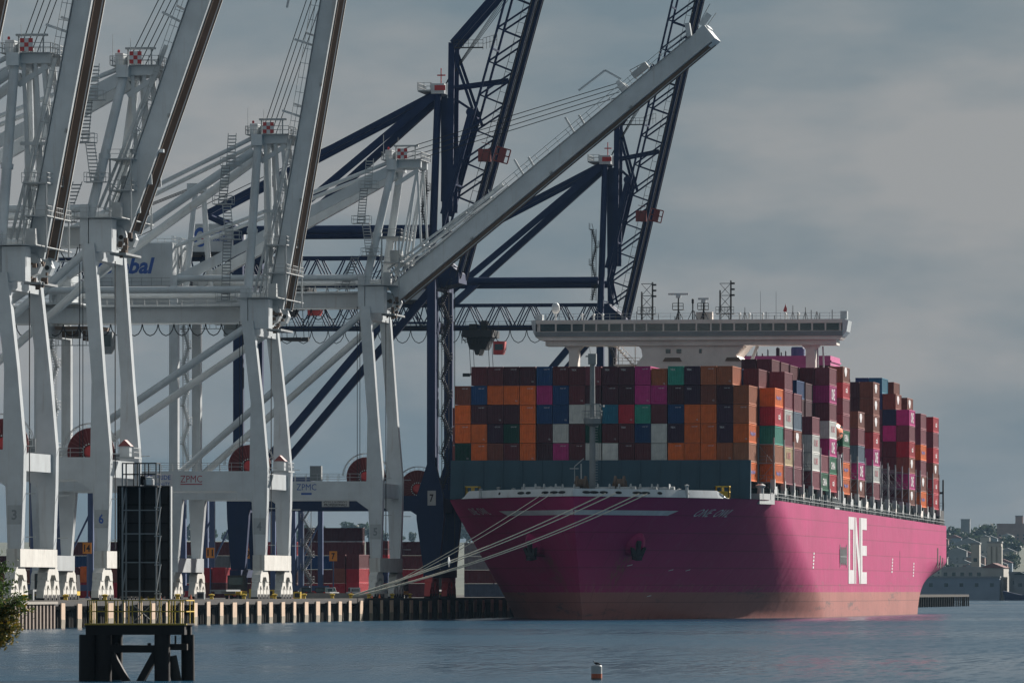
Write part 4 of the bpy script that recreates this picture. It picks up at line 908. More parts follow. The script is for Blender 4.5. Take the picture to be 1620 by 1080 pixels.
    rg.build('ring_emblem', 'blue_ink', hs, OFF)
    rd = MB(); rd.box(-37.0, -36.1, 3.47, 3.485, 59.2, 59.5); rd.build('emblem_bar', 'red_ink', hs, OFF)
    for q, t in enumerate(('GLOBAL', 'CONTAINER', 'TERMINALS')): letters(t, 2.6, 0.42, lambda u, v, q=q: (-34.2 + u, 3.49, 60.5 - q * 0.62 + v - QZ)).build('house_lettering', 'blue_ink', hs)
    return root
n7 = navy_crane(63.0, 74.5, '7', 'navy blue lattice-boom quay crane number 7 beside the ship bow')
n8 = navy_crane(274.5, 76.8, '8', 'navy blue lattice-boom quay crane rising behind the ship bridge')
mb = MB(); mb.box(-17.2, -12.9, -0.80, -0.703, 17.4, 18.6); sg = mb.build('portal_sign', 'pale', n7, OFF)
letters('SAFETY IS ABOUT', 3.8, 0.42, lambda u, v: (-15.05 + u, -0.806, 18.3 + v - QZ)).build('sign_lettering', 'black_ink', sg)
letters('PROFESSIONALS', 3.6, 0.42, lambda u, v: (-15.05 + u, -0.806, 17.72 + v - QZ)).build('sign_lettering', 'black_ink', sg)
# ================================================================== the ship
LOA = 364.0
def HB(s, z):
    """half breadth of the hull at station s (0 = bow) and height z"""
    zz = max(0.0, min(z, 18.5)); k = ((zz + 1.5) / 20.0) ** 1.35
    s0 = 11.0 * (1 - zz / 18.5) ** 1.2
    Lp = 116 * (1 - k) + 57 * k; e = 1.32 * (1 - k) + 2.7 * k
    t = min(1, max(0, (s - s0) / Lp)); hb = 25.3 * (1 - (1 - t) ** e)
    if s > 292:
        t = (s - 292) / 72; hb *= 1 - max(0, 1 - zz / 9.8) ** 1.5 * 0.85 * t ** 2.2
    return hb
def stem(z): zz = max(0.0, min(z, 18.5)); return 11.0 * (1 - zz / 18.5) ** 1.2
def deck_z(s): return 18.35 - 0.0045 * s
ship = empty('container_ship', (0, 0, 0), 'huge magenta container ship moored at the quay with white lettering on its side', 'ship')
NS = 120
def hull_part(name, z0, z1, nz, mat):
    mb = MB(); gs = [(j / NS) ** 1.7 for j in range(NS + 1)]
    rows = []
    for i in range(nz + 1):
        f = i / nz; row = []
        for g in gs:
            z = z0 + (z1 - z0) * f; sm = stem(z); s = sm + (LOA - sm) * g
            top = deck_z(s) if z1 > 17 else z1
            z = z0 + (top - z0) * f; sm2 = stem(z); s = sm2 + (LOA - sm2) * g
            row.append((s, z, HB(s, z)))
        rows.append(row)
    for sgn in (-1, 1):
        vs = [(sgn * h, s, z) for r in rows for s, z, h in r]
        fs = []
        for i in range(nz):
            for j in range(NS):
                a = i * (NS + 1) + j; q = (a, a + 1, a + NS + 2, a + NS + 1); fs.append(q if sgn > 0 else q[::-1])
        mb.add(vs, fs, True)
    # transom
    vs = []; 
    for r in rows: vs += [(-r[-1][2], LOA, r[-1][1]), (r[-1][2], LOA, r[-1][1])]
    mb.add(vs, [(2 * i + 1, 2 * i, 2 * i + 2, 2 * i + 3) for i in range(nz)])
    return mb.build(name, mat, ship)
hull_part('underwater_hull', -1.5, 4.1, 6, 'boot')
hull_part('hull', 4.1, 18.35, 22, 'magenta')
# deck
mb = MB(); st = [LOA * (j / 80) ** 1.5 for j in range(81)]; vs = []
for s in st: h = max(0.05, HB(s, 18.5) - 0.15); vs += [(-h, s, deck_z(s) - 0.05), (h, s, deck_z(s) - 0.05)]
mb.add(vs, [(2 * i, 2 * i + 1, 2 * i + 3, 2 * i + 2) for i in range(80)]); mb.build('deck', 'deckgreen', ship)
# white bulwark round the bow, with slanted ends
mb = MB(); ring = [(s * 0.5) for s in range(0, 53)]; vs = []; fs = []
for sgn in (-1, 1):
    for t in (0, -0.18):
        for s in ring:
            h = max(0.0, HB(s, 18.5) + t); top = deck_z(s) + 1.08 * (1 if s < 23 else max(0.05, (26 - s) / 3))
            vs += [(sgn * h, s, deck_z(s) - 0.06), (sgn * max(0.0, h - 0.28), s, top)]
n_ = len(ring)
for b_ in range(4):
    o = b_ * n_ * 2
    for i in range(n_ - 1):
        q = (o + 2 * i, o + 2 * i + 2, o + 2 * i + 3, o + 2 * i + 1); fs.append(q if b_ in (2, 1) else q[::-1])
for a, c in ((0, 1), (2, 3)):
    for i in range(n_ - 1): fs.append((a * n_ * 2 + 2 * i + 1, a * n_ * 2 + 2 * i + 3, c * n_ * 2 + 2 * i + 3, c * n_ * 2 + 2 * i + 1))
mb.add(vs, fs); bulw = mb.build('bulwark', 'white', ship)
def on_hull(s, z, sgn, off=0.04): return (sgn * (HB(s, z) + off), s, z)
# oval mooring openings in the bulwark
def oval(s, sgn, w, h, mat='black', zc=0.54, name='mooring_opening', t=0.06):
    mb = MB(); vs = []
    for k in range(14):
        a = 2 * pi * k / 14; ss = s + w / 2 * cos(a); z = deck_z(s) + zc + h / 2 * sin(a); vs.append((sgn * (HB(ss, 18.5) - 0.28 * (z - deck_z(s)) / 1.08 + t), ss, z))
    mb.add(vs, [list(range(14)) if sgn > 0 else list(range(14))[::-1]]); return mb.build(name, mat, bulw)
for sgn, lst in ((1, ((1.6, 1.0), (2.5, 1.2), (3.7, 1.1), (5.6, 0.9), (8.2, 1.5), (9.4, 1.4), (11.6, 0.8), (16.5, 0.5))), (-1, ((1.7, 1.1), (2.9, 1.3), (4.3, 1.2), (7.2, 1.0), (8.6, 1.4), (13.2, 0.5)))):
    for s, w in lst: oval(s, sgn, w, 0.42)
# white band round the bow
for sgn in (-1, 1):
    mb = MB(); vs = []; z0 = 15.55
    for k in range(41):
        t = k / 40; s = 0.9 + 16.2 * t; s2 = s + (1.1 if k == 40 else 0)
        vs += [on_hull(s, z0, sgn, 0.05), on_hull(s2, z0 + 0.72, sgn, 0.05)]
    fs = [(2 * i, 2 * i + 2, 2 * i + 3, 2 * i + 1) for i in range(40)]; mb.add(vs, fs if sgn > 0 else [f[::-1] for f in fs]); mb.build('bow_band', 'white_ink', ship)
# names and marks on the plating
def hull_text(s, txt, sc, zc, w, h, sgn, mat='white_ink', shear=0.0, name='hull_lettering', bold=0.02):
    return letters(txt, w, h, lambda u, v: on_hull(sc + (u if sgn > 0 else -u), zc + v, sgn, 0.06), shear, bold).build(name, mat, ship)
hull_text(0, 'ONE  OWL', 27.2, 16.0, 9.2, 1.15, 1, shear=0.2, name='ship_name', bold=0.0)
hull_text(0, 'ONE  OWL', 26.0, 16.3, 8.0, 1.0, -1, shear=0.2, name='ship_name', bold=0.0)
# big block letters O N E on the port side, built from bars
X1 = 25.3
def side_poly(pts, name='block_letter', mat='white_ink'):
    mb = MB(); mb.add([(HB(s, z) + 0.07, s, z) for s, z in pts], [list(range(len(pts)))]); return mb.build(name, mat, ship)
zb, zt = 5.5, 16.7
o0, o1 = 164.0, 174.6; w = 2.5
mb = MB()
for pts in ([(o0, zb), (o1, zb), (o1, zb + 2.3), (o0, zb + 2.3)], [(o0, zt - 2.1), (o1, zt - 2.1), (o1, zt), (o0, zt)], [(o0, zb + 2.29), (o0 + w, zb + 2.29), (o0 + w, zt - 2.09), (o0, zt - 2.09)], [(o1 - w, zb + 2.29), (o1, zb + 2.29), (o1, zt - 2.09), (o1 - w, zt - 2.09)]):
    mb.add([(X1 + 0.06, s, z) for s, z in pts], [(0, 1, 2, 3)])
mb.build('block_letter', 'white_ink', ship)
n0, n1 = 175.9, 185.2; mb = MB()
for pts in ([(n0, zb), (n0 + 1.7, zb), (n0 + 1.7, zt), (n0, zt)], [(n1 - 1.7, zb), (n1, zb), (n1, zt), (n1 - 1.7, zt)], [(n0 + 1.71, zt), (n0 + 1.71, zt - 4.2), (n1 - 1.71, zb), (n1 - 1.71, zb + 4.2)]):
    mb.add([(X1 + 0.06, s, z) for s, z in pts], [(0, 1, 2, 3)])
mb.build('block_letter', 'white_ink', ship)
e0, e1 = 186.0, 197.0; mb = MB()
for pts in ([(e0, zb), (e0 + 3, zb), (e0 + 3, zt), (e0, zt)], [(e0 + 3, zb), (e1, zb), (e1, zb + 2.0), (e0 + 3, zb + 2.0)], [(e0 + 3, 10.3), (e1, 10.3), (e1, 12.0), (e0 + 3, 12.0)], [(e0 + 3, zt - 2.0), (e1, zt - 2.0), (e1, zt), (e0 + 3, zt)]):
    mb.add([(X1 + 0.06, s, z) for s, z in pts], [(0, 1, 2, 3)])
mb.build('block_letter', 'white_ink', ship)
# tug and draught marks
for sc, z0 in ((104, 9.0), (246, 8.6), (290, 8.0)):
    mb = MB()
    for k in range(5): 
        z = z0 + (k - 2) * 0.55; mb.add([on_hull(sc + a, z + b_, 1, 0.06) for a, b_ in ((-1.2 + k * 0.3, 0), (0.6 + k * 0.3, 0), (0.9 + k * 0.3, 0.34), (-0.9 + k * 0.3, 0.34))], [(0, 1, 2, 3)])
    mb.build('draught_mark', 'white_ink', ship)
for sc, z0 in ((18, 8.0), (31, 7.3), (36.5, 7.3), (30, 3.4)):
    mb = MB(); mb.add([on_hull(sc + a, z0 + b_, 1, 0.05) for a, b_ in ((0, 0), (1.2, 0.15), (1.3, 0.3), (0.1, 0.12))], [(0, 1, 2, 3)]); mb.build('tug_mark', 'white_ink', ship)
# pilot door with grille
mb = MB(); mb.box(25.31, 25.36, 148.5, 160.5, 8.9, 11.2); pd = mb.build('pilot_door', 'dark', ship)
mb = MB()
for k in range(6): mb.box(25.37, 25.43, 149.5 + k * 2.0, 149.9 + k * 2.0, 8.6, 11.6)
mb.box(25.37, 25.43, 148.5, 160.5, 9.9, 10.05); mb.box(25.37, 25.43, 148.6, 148.9, 8.2, 12.0); mb.box(25.37, 25.43, 160, 160.3, 8.2, 12.0); mb.build('grille', 'grey', pd)
mb = MB(); mb.box(25.31, 25.37, 343, 345, 8.6, 12.4); mb.box(25.31, 25.37, 349, 351, 8.6, 11); mb.box(25.31, 25.37, 355, 356, 8.8, 10.6); mb.build('stern_fairlead', 'black', ship)
mb = MB(); mb.box(25.305, 25.33, 262, 262.5, 8, 11.4); mb.build('scupper_stain', 'dark', ship)
# anchors and their bolsters
def anchor(sgn, s):
    z = 11.4; h = HB(s, z); c = Vector((sgn * (h + 0.15), s - 0.7, z))
    nrm = Vector((sgn * 0.62, -0.75, -0.22)).normalized()
    mb = MB(); a = nrm.cross(Vector((0, 0, 1))).normalized(); u = a.cross(nrm)
    prof = [(2.2, -2.2), (2.0, -0.8), (1.6, 0.2), (1.0, 0.7), (0.5, 0.75)]; n = 18
    for k in range(len(prof) - 1):
        vs = []
        for r, q in (prof[k], prof[k + 1]):
            for i in range(n):
                t = 2 * pi * i / n; vs.append(c + nrm * q + (a * cos(t) + u * sin(t) * 1.12) * r)
        mb.add(vs, [(i, (i + 1) % n, n + (i + 1) % n, n + i) for i in range(n)], True)
    bo = mb.build('anchor_bolster', 'magenta', ship)
    p = c + nrm * 0.9 - u * 0.3
    out = [(-0.85, -1.5), (-1.3, -0.1), (-0.85, -0.2), (-0.45, -0.9), (-0.3, -0.7), (-0.3, 0.9), (0.3, 0.9), (0.3, -0.7), (0.45, -0.9), (0.85, -0.2), (1.3, -0.1), (0.85, -1.5), (0.35, -2.1), (-0.35, -2.1)]; k_ = len(out)
    mb = MB(); vs = [p + a * x_ + u * z_ + nrm * 0.28 for x_, z_ in out] + [p + a * x_ * 0.96 + u * z_ - nrm * 0.3 for x_, z_ in out]
    mb.add(vs, [list(range(k_)), list(range(k_, 2 * k_))[::-1]] + [(i, i + k_, (i + 1) % k_ + k_, (i + 1) % k_) for i in range(k_)])
    mb.beam(p - u * 1.7 - nrm * 0.4, p - u * 1.7 + nrm * 0.75, 1.3, 0.7, u, 0.9, 0.5)
    mb.build('anchor', 'dark', ship)
anchor(1, 16.0); anchor(-1, 17.2)
# foredeck: breakwater, winches, mast, hatches
mb = MB(); mb.add([(-22.9, 31.6, 18.2), (22.9, 31.6, 18.2), (22.9, 32.6, 24.1), (-22.9, 32.6, 24.1), (-22.9, 33.0, 18.2), (22.9, 33.0, 18.2), (22.9, 33.0, 24.1), (-22.9, 33.0, 24.1)], [(0, 1, 2, 3), (3, 2, 6, 7), (1, 5, 6, 2), (4, 0, 3, 7), (5, 4, 7, 6)])
bw = mb.build('breakwater', 'bluegrey', ship)
mb = MB()
for k in range(15): MB().beam((-21 + k * 3, 31.4, 18.3), (-21 + k * 3, 32.5, 24.0), 0.12, 0.25).build('stiffener', 'bluegrey', bw)
def winch(x, s, sc=1.0):
    mb = MB(); z = 18.3
    mb.lathe((x, s, z + 1.0 * sc), [(0, -1.5 * sc), (1.0 * sc, -1.5 * sc), (1.0 * sc, -1.35 * sc), (0.5 * sc, -1.3 * sc), (0.5 * sc, 0.2 * sc), (1.0 * sc, 0.25 * sc), (1.0 * sc, 0.4 * sc), (0.6 * sc, 0.45 * sc), (0.6 * sc, 1.1 * sc), (0, 1.2 * sc)], 14, 'x')
    for e in (-1.6, 0.9): mb.box(x + e * sc - 0.15, x + e * sc + 0.15, s - 0.7, s + 0.7, z - 0.2, z + 1.5 * sc)
    return mb.build('mooring_winch', 'pale', ship)
for x, s in ((-7.5, 12), (-4.6, 13), (-2.2, 16), (3.5, 13), (6.8, 12), (9.5, 16), (12.0, 17)): winch(x, s, 1.0)
for x, s in ((-1.2, 19), (4.6, 19)):
    mb = MB(); mb.lathe((x, s, 20.4), [(0, -0.8), (1.15, -0.8), (1.15, -0.5), (0.7, -0.4), (0.7, 0.4), (1.15, 0.5), (1.15, 0.8), (0, 0.8)], 14, 'x'); mb.beam((x - 1.2, s, 18.2), (x - 0.7, s, 20.8), 0.25, 0.6); mb.beam((x + 1.2, s, 18.2), (x + 0.7, s, 20.8), 0.25, 0.6)
    mb.build('windlass', 'rust', ship)
for k in range(16):
    x = -16 + k * 2.1 + random.uniform(-.5, .5); s = 20 + random.uniform(-4, 6); h = random.uniform(0.7, 1.9); MB().lathe((x, s, 18.2), [(0.25, 0), (0.2, h * 0.8), (0.36, h), (0, h + 0.1)], 8).build('deck_bitt', 'pale', ship)
for x, s in ((-18.6, 26), (19.3, 26.5)):
    mb = MB(); mb.rail([(x - 1, s - 1, 18.3), (x + 1, s - 1, 18.3), (x + 1, s + 1, 18.3), (x - 1, s + 1, 18.3), (x - 1, s - 1, 18.3)], 1.7, 0.7, 0.16); mb.box(x - 0.9, x + 0.9, s - 0.9, s + 0.9, 18.2, 19.1); mb.build('hatch_guard', 'yellow', ship)
fm = MB(); fm.tube((0.1, 22, 18.2), (0.1, 22, 38.6), 0.5, 0.36, 14); fm = fm.build('foremast', 'grey', ship)
mb = MB(); mb.lathe((0.1, 22, 29.0), [(0.5, 0), (1.3, 0.4), (1.4, 1.2), (1.2, 1.25), (0.4, 0.5)], 12); mb.rail([(-1.3, 20.8, 30.2), (1.5, 20.8, 30.2), (1.5, 23.2, 30.2), (-1.3, 23.2, 30.2)], 1.1, 0.9); mb.build('mast_platform', 'grey', fm)
mb = MB(); mb.box(-0.5, 0.7, 21.5, 22.5, 38.3, 39.9); mb.box(-0.9, -0.5, 21.6, 22, 39.4, 39.6); mb.tube((-0.2, 22, 39.9), (-0.3, 22, 40.8), 0.06, n=5); mb.build('mast_light', 'grey', fm); mb = MB(); mb.box(-1.0, 1.4, 21.4, 21.6, 32.2, 32.4); mb.box(1.2, 1.9, 21.2, 21.9, 31.9, 32.19); mb.build('mast_spreader', 'grey', fm)
mb = MB()
for k in range(30): mb.box(0.55, 0.95, 21.6, 21.7, 18.5 + k * 0.4, 18.56 + k * 0.4)
mb.beam((-2.6, 22, 18.2), (-2.6, 22, 23), 0.12, 0.12); mb.beam((-2.6, 22, 23), (-1.2, 22, 24.2), 0.12, 0.12); mb.box(-3.3, -2.0, 21.6, 22.4, 22.6, 22.75); mb.beam((-1.6, 22, 18.2), (-1.6, 22, 23.4), 0.2, 0.2); mb.build('mast_ladder', 'pale', fm)

# ------------------------------------------------------------------ containers
CW, CL, CH = 2.38, 12.19, 2.84
def container_mesh(name, H=CH):
    mb = MB(); hw = CW / 2
    def corr(n, a0, a1, fn, d):
        vs = []; fs = []; st = (a1 - a0) / n
        pr = [(0, 0), (0.3, 0), (0.45, d), (0.85, d)]
        pts = [(a0 + (k + q) * st, e) for k in range(n) for q, e in pr] + [(a1, 0)]
        for a, e in pts: vs += [fn(a, e, 0.18), fn(a, e, H - 0.14)]
        for i in range(len(pts) - 1): fs.append((2 * i, 2 * i + 2, 2 * i + 3, 2 * i + 1))
        return vs, fs
    vs, fs = corr(18, 0.14, CL - 0.14, lambda a, e, z: (hw - 0.05 - e, a, z), 0.05); mb.add(vs, fs)
    vs, fs = corr(18, 0.14, CL - 0.14, lambda a, e, z: (-hw + 0.05 + e, a, z), 0.05); mb.add(vs, [f[::-1] for f in fs])
    vs, fs = corr(8, -hw + 0.14, hw - 0.14, lambda a, e, z: (a, 0.05 + e, z), 0.06); mb.add(vs, fs)
    mb.add([(-hw + .1, CL - 0.04, 0.1), (hw - .1, CL - 0.04, 0.1), (hw - .1, CL - 0.04, H - .1), (-hw + .1, CL - 0.04, H - .1)], [(1, 0, 3, 2)])
    mb.add([(-hw + .03, 0.03, H - 0.03), (hw - .03, 0.03, H - 0.03), (hw - .03, CL - .03, H - 0.03), (-hw + .03, CL - .03, H - 0.03)], [(0, 1, 2, 3)])
    mb.add([(-hw + .03, 0.03, 0.06), (hw - .03, 0.03, 0.06), (hw - .03, CL - .03, 0.06), (-hw + .03, CL - .03, 0.06)], [(3, 2, 1, 0)])
    for sx in (-1, 1):
        x0, x1 = (hw - 0.15, hw) if sx > 0 else (-hw, -hw + 0.15)
        for y0, y1 in ((0, 0.15), (CL - 0.15, CL)): mb.box(x0, x1, y0, y1, 0, H)
        for z0, z1 in ((0.01, 0.19), (H - 0.15, H - 0.01)): mb.box(x0 + .002, x1 - .002, 0.15, CL - 0.15, z0, z1)
    for y0, y1 in ((0.002, 0.13), (CL - 0.13, CL - 0.002)):
        for z0, z1 in ((0.01, 0.19), (H - 0.15, H - 0.01)): mb.box(-hw + .15, hw - .15, y0, y1, z0, z1)
    return mb.mesh(name, 'container')
cont_me = container_mesh('container_high'); cont_low = container_mesh('container_low', 2.59)
mb = MB()
for x in (-0.85, -0.35, 0.35, 0.85):
    mb.tube((x, -0.02, 0.2), (x, -0.02, CH - 0.15), 0.035, n=5); mb.box(x - 0.06, x + 0.18, -0.05, 0, 1.1, 1.2)
for x0, x1 in ((-1.03, -0.03), (0.03, 1.03)):
    mb.box(x0, x1, 0.0, 0.035, 0.22, CH - 0.18)
door_me = mb.mesh('door', 'container')
COL = dict(mr=(.115, .028, .036), dk=(.066, .020, .030), br=(.20, .065, .045), orr=(.66, .145, .028), ob=(.34, .105, .045), bl=(.012, .050, .15), nv=(.018, .03, .07), mg=(.44, .035, .20), mv=(.20, .055, .075), gr=(.010, .125, .062), dg=(.006, .060, .045),
           te=(.035, .25, .19), wh=(.56, .57, .55), cr=(.58, .46, .28), rd=(.42, .028, .045), lb=(.022, .17, .27), pp=(.050, .022, .045), bg=(.085, .13, .18), tn=(.32, .13, .07), gy=(.17, .18, .19))
CNAME = dict(mr='maroon', dk='dark maroon', br='red-brown', orr='orange', ob='brownish orange', bl='blue', nv='dark navy', mg='magenta', mv='dusky maroon', gr='green', dg='dark green', te='turquoise', wh='white', cr='cream', rd='red', lb='light blue', pp='dark purple', bg='blue-grey', tn='tan brown', gy='grey')
_lm = {}
def side_letter_mesh(txt, w, h, mat, y, z, shear=0):
    k = (txt, w, mat)
    if k not in _lm:
        mb = letters(txt, w, h, lambda u, v: (CW / 2 + 0.012, y + u, z + v), shear); _lm[k] = mb.mesh('lettering', mat)
    return _lm[k]
def front_letter_mesh(txt, w, h, mat, x, z):
    k = ('f', txt, w, mat, x)
    if k not in _lm:
        mb = letters(txt, w, h, lambda u, v: (x + u, -0.012, z + v)); _lm[k] = mb.mesh('lettering', mat)
    return _lm[k]
mbs = MB(); mbs.prism([(4.2, 1.0), (5.6, 1.0), (7.2, 1.9), (6.4, 2.5), (3.2, 2.5), (2.6, 1.9)], CW / 2 + 0.006, CW / 2 + 0.012, 'x'); emblem_me = mbs.mesh('emblem', 'white_ink')
STUFF = []
def filler(x, y, z, low=False): STUFF.append((x, y, z, 2.59 if low else CH))
def container(x, y, z, ck, label, group, low=False, side=None, front=None, door=False):
    me = cont_low if low else cont_me
    o = inst('shipping_container', me, (x, y, z)); c = COL[ck]; j = random.uniform(0.85, 1.15)
    o.color = (min(1, c[0] * j), min(1, c[1] * j), min(1, c[2] * j), 1)
    tag(o, label, 'container', group)
    if side == 'emblem': inst('emblem', emblem_me, (0, 0, 0), o)
    elif side: inst('lettering', side_letter_mesh(*side), (0, 0, 0), o)
    if front: inst('lettering', front_letter_mesh(*front), (0, 0, 0), o)
    if door: d = inst('door', door_me, (0, -0.004, 0), o); d.color = o.color
    return o
SIDE = {'orr': ('Hapag-Lloyd', 7.0, 0.8, 'blue_ink', 5.6, 1.4), 'mg': ('ONE', 5.2, 1.9, 'white_ink', 6.0, 1.45), 'wh': ('K  LINE', 5.5, 1.0, 'red_ink', 6.2, 1.6), 'cr': ('K  LINE', 5.5, 1.0, 'red_ink', 6.2, 1.6),
        'gr': ('CHINA', 7.0, 1.2, 'white_ink', 6.0, 1.4), 'te': None, 'rd': ('cai', 3.2, 1.0, 'white_ink', 6.5, 1.5), 'br': 'emblem'}
S1 = 34.0; PT = 2.91
def base_z(s): return 20.95 - 0.0042 * (s - 34)
rows = ['-- mr mr dk dk bl mr mr mv dk dk mg ob te pp ob ob --',
        'br bl orr orr orr mg bl mr dk dk dk mg mg dk pp br dk ob',
        'orr dk dk dk orr bl bl wh wh lb rd te mr bl orr orr pp ob',
        'orr orr pp dg orr dk wh mr dg mr mr bl wh pp orr orr pp orr',
        'dg orr br mr orr dk mg mr wh wh mr mr wh orr orr orr ob tn',
        'mr orr mr dk br orr mr dk bl mr orr dk mr orr br mr ob orr']
tex = {(0, 7), (0, 13), (0, 14), (1, 14), (3, 10), (3, 13), (3, 16), (0, 9), (0, 10)}
shift = {0: -0.12, 1: -0.04, 2: 0.04, 3: 0.12}
GRP = 'containers stacked on the ship'
for r, line in enumerate(rows):
    for c, ck in enumerate(line.split()):
        if ck == '--': continue
        x = (c - 8.5) * 2.49 + shift[0 if c < 5 else 1 if c < 9 else 2 if c < 13 else 3]
        z = base_z(S1) + (5 - r) * PT
        if r == 5 and c < 17: filler(x, S1, z); continue
        lab = '%s container facing the bow, %s column from the left, %s row from the top' % (CNAME[ck], ORD[c + 1], ORD[r + 1])
        fr = ('TEX', 0.75, 0.26, 'white_ink', -0.45, 2.3) if (r, c) in tex else (('12', 0.28, 0.22, 'white_ink', 0.75, 0.55) if (r * 7 + c * 3) % 4 == 0 else ('CAIU 407', 0.9, 0.16, 'white_ink', 0.35, 2.42) if (r * 5 + c) % 3 != 1 else None)
        container(x, S1 + (0.25 if (r, c) == (0, 12) else 0) + random.uniform(-0.04, 0.04), z - (0.35 if (r, c) == (0, 12) else 0), ck, lab, GRP, side=SIDE.get(ck) if c >= 16 else None, front=fr, door=(r, c) in ((4, 9), (4, 7), (2, 12), (1, 8), (3, 1)))
# cross on the green container's front, lower left
mb = MB()
for a, b_ in (((-0.9, 0.4), (0.9, 2.5)), ((-0.9, 2.5), (0.9, 0.4))): mb.beam((a[0], -0.01, a[1]), (b_[0], -0.01, b_[1]), 0.03, 0.1, (0, 1, 0))
for o in bpy.data.objects:
    if o.get('label', '').startswith('dark green container facing the bow, first column'): inst('cross_mark', mb.mesh('cross_mark', 'dg' if 0 else 'deckgreen'), (0, 0, 0), o)
# bays behind: (station, {column counted from the port side: colours from the top})
rnd = random.Random(21)
BAYS = [
    (48.5, {0: 'orr rd te tn orr', 1: 'mr mr dk orr br dk', 2: 'bl dk mr mr orr dk'}, False),
    (63.0, {0: 'mv mv wh mv cr mv', 1: 'dk dk mr dk mr dk', 2: 'nv mr dk mr mr dk', 3: 'ob dk mr dk dk dk'}, False),
    (77.5, {0: 'mv bg br mv mv', 1: 'bl mr dk dk mr dk', 2: 'mr mr dk mr dk mr'}, False),
    (92.0, {1: 'dk pp nv gy dk', 2: 'mr dk mr dk mr dk mr', 3: 'dk dk dk mr mr mr mr'}, False),
    (106.5, {0: 'mv wh wh mv', 1: 'bl dk gy gy dk nv', 2: 'mr mr mr dk dk mr mr'}, False),
    (121.0, {0: 'mv gr', 1: 'dk dk mr dk mr dk', 2: 'mr dk dk mr mr mr mr', 3: 'orr mr dk dk mr mr mr'}, False),
    (135.2, {0: 'mv mg mv wh mg gr rd', 1: 'mr mg mr gy mr mr dk', 2: 'dk mg dk dk mr mr mr', 3: 'orr mr mr dk mr mr dk'}, False),
    (158.4, {0: 'br rd mv mv gr mv orr orr', 1: 'dk dk mr dk dg dk mr mr'}, True),
    (185.7, {0: 'br mv bg mg br', 1: 'mr dk mr nv dk dk mr', 2: 'dk mr mr dk dk mr mr'}, False),
    (214.1, {0: 'br br br rd mg wh mv', 1: 'dk dk dk mr mr gy dk', 2: 'mr dk mr dk mr dk mr', 3: 'dk mr mr mr dk mr mr dk'}, False),
    (286.4, {0: 'mg mv rd br mg br', 1: 'br nv mg mr mr dk dk', 2: 'lb bl mr dk mr mr dk dk', 3: 'bl mr dk mr mr dk dk dk'}, False),
    (310.8, {0: 'mv mv orr mv br orr', 1: 'br mr dk mr dk dk mr', 2: 'br dk mr dk mr mr dk dk'}, True),
    (338.6, {0: 'rd mv rd br rd rd', 1: 'mr dk mr mr dk dk'}, False),
]
BN = ['', 'first', 'second', 'third', 'fourth', 'fifth', 'sixth', 'seventh', 'first', 'second', 'third', 'fourth', 'fifth', 'last']
for bi, (s, cols, low) in enumerate(BAYS):
    for k, line in cols.items():
        cl = line.split(); n = len(cl); ph = 2.66 if low else PT
        if s == 310.8: ph = 2.9
        for r, ck in enumerate(cl):
            x = (9.5 - k) * 2.5; z = base_z(s) + (n - 1 - r) * ph
            if k >= 2 and r >= 2: filler(x, s, z, low and s != 310.8); continue
            where = ('%s bay behind the bow bay' % BN[bi + 1]) if bi < 7 else ('%s visible bay behind the bridge' % BN[bi + 1])
            lab = '%s container, %s column in, %s row from top, %s' % (CNAME[ck], 'outermost' if k == 0 else ORD[k + 1], ORD[r + 1], where)
            sd = SIDE.get(ck) if k <= 1 else None
            if ck == 'rd' and bi == 1: sd = None
            container(x, s + rnd.uniform(-.03, .03), z, ck, lab, GRP, low=low and s != 310.8, side=sd)
# unseen outermost starboard stacks near the cranes, added to shade the quay
for bi in range(4):
    s = 48.5 + bi * 14.5
    for t in range(4 - bi % 2): filler(-9.5 * 2.5, s, base_z(s) + t * PT)
m, nt, b = new_mat('mixed_container_paint'); g_ = nt.nodes.new('ShaderNodeNewGeometry'); r_ = nt.nodes.new('ShaderNodeValToRGB'); r_.color_ramp.interpolation = 'CONSTANT'
r_.color_ramp.elements[0].color = col4(COL['mr']); r_.color_ramp.elements[1].color = col4(COL['dk']); r_.color_ramp.elements[1].position = 0.35
for p_, c_ in ((0.6, 'bl'), (0.7, 'br'), (0.85, 'orr'), (0.92, 'gy')): r_.color_ramp.elements.new(p_).color = col4(COL[c_])
nt.links.new(g_.outputs['Random Per Island'], r_.inputs['Fac']); nt.links.new(r_.outputs['Color'], b.inputs['Base Color']); b.inputs['Roughness'].default_value = 0.6; M['mixed'] = m
mb = MB()
for x, y, z, h in STUFF: mb.box(x - CW / 2, x + CW / 2, y, y + CL, z + 0.01, z + h - 0.01)
o = tag(mb.build('container_stack', 'mixed'), 'mostly hidden inner container stacks between the outer ones on the ship', 'containers', None, 'stuff')

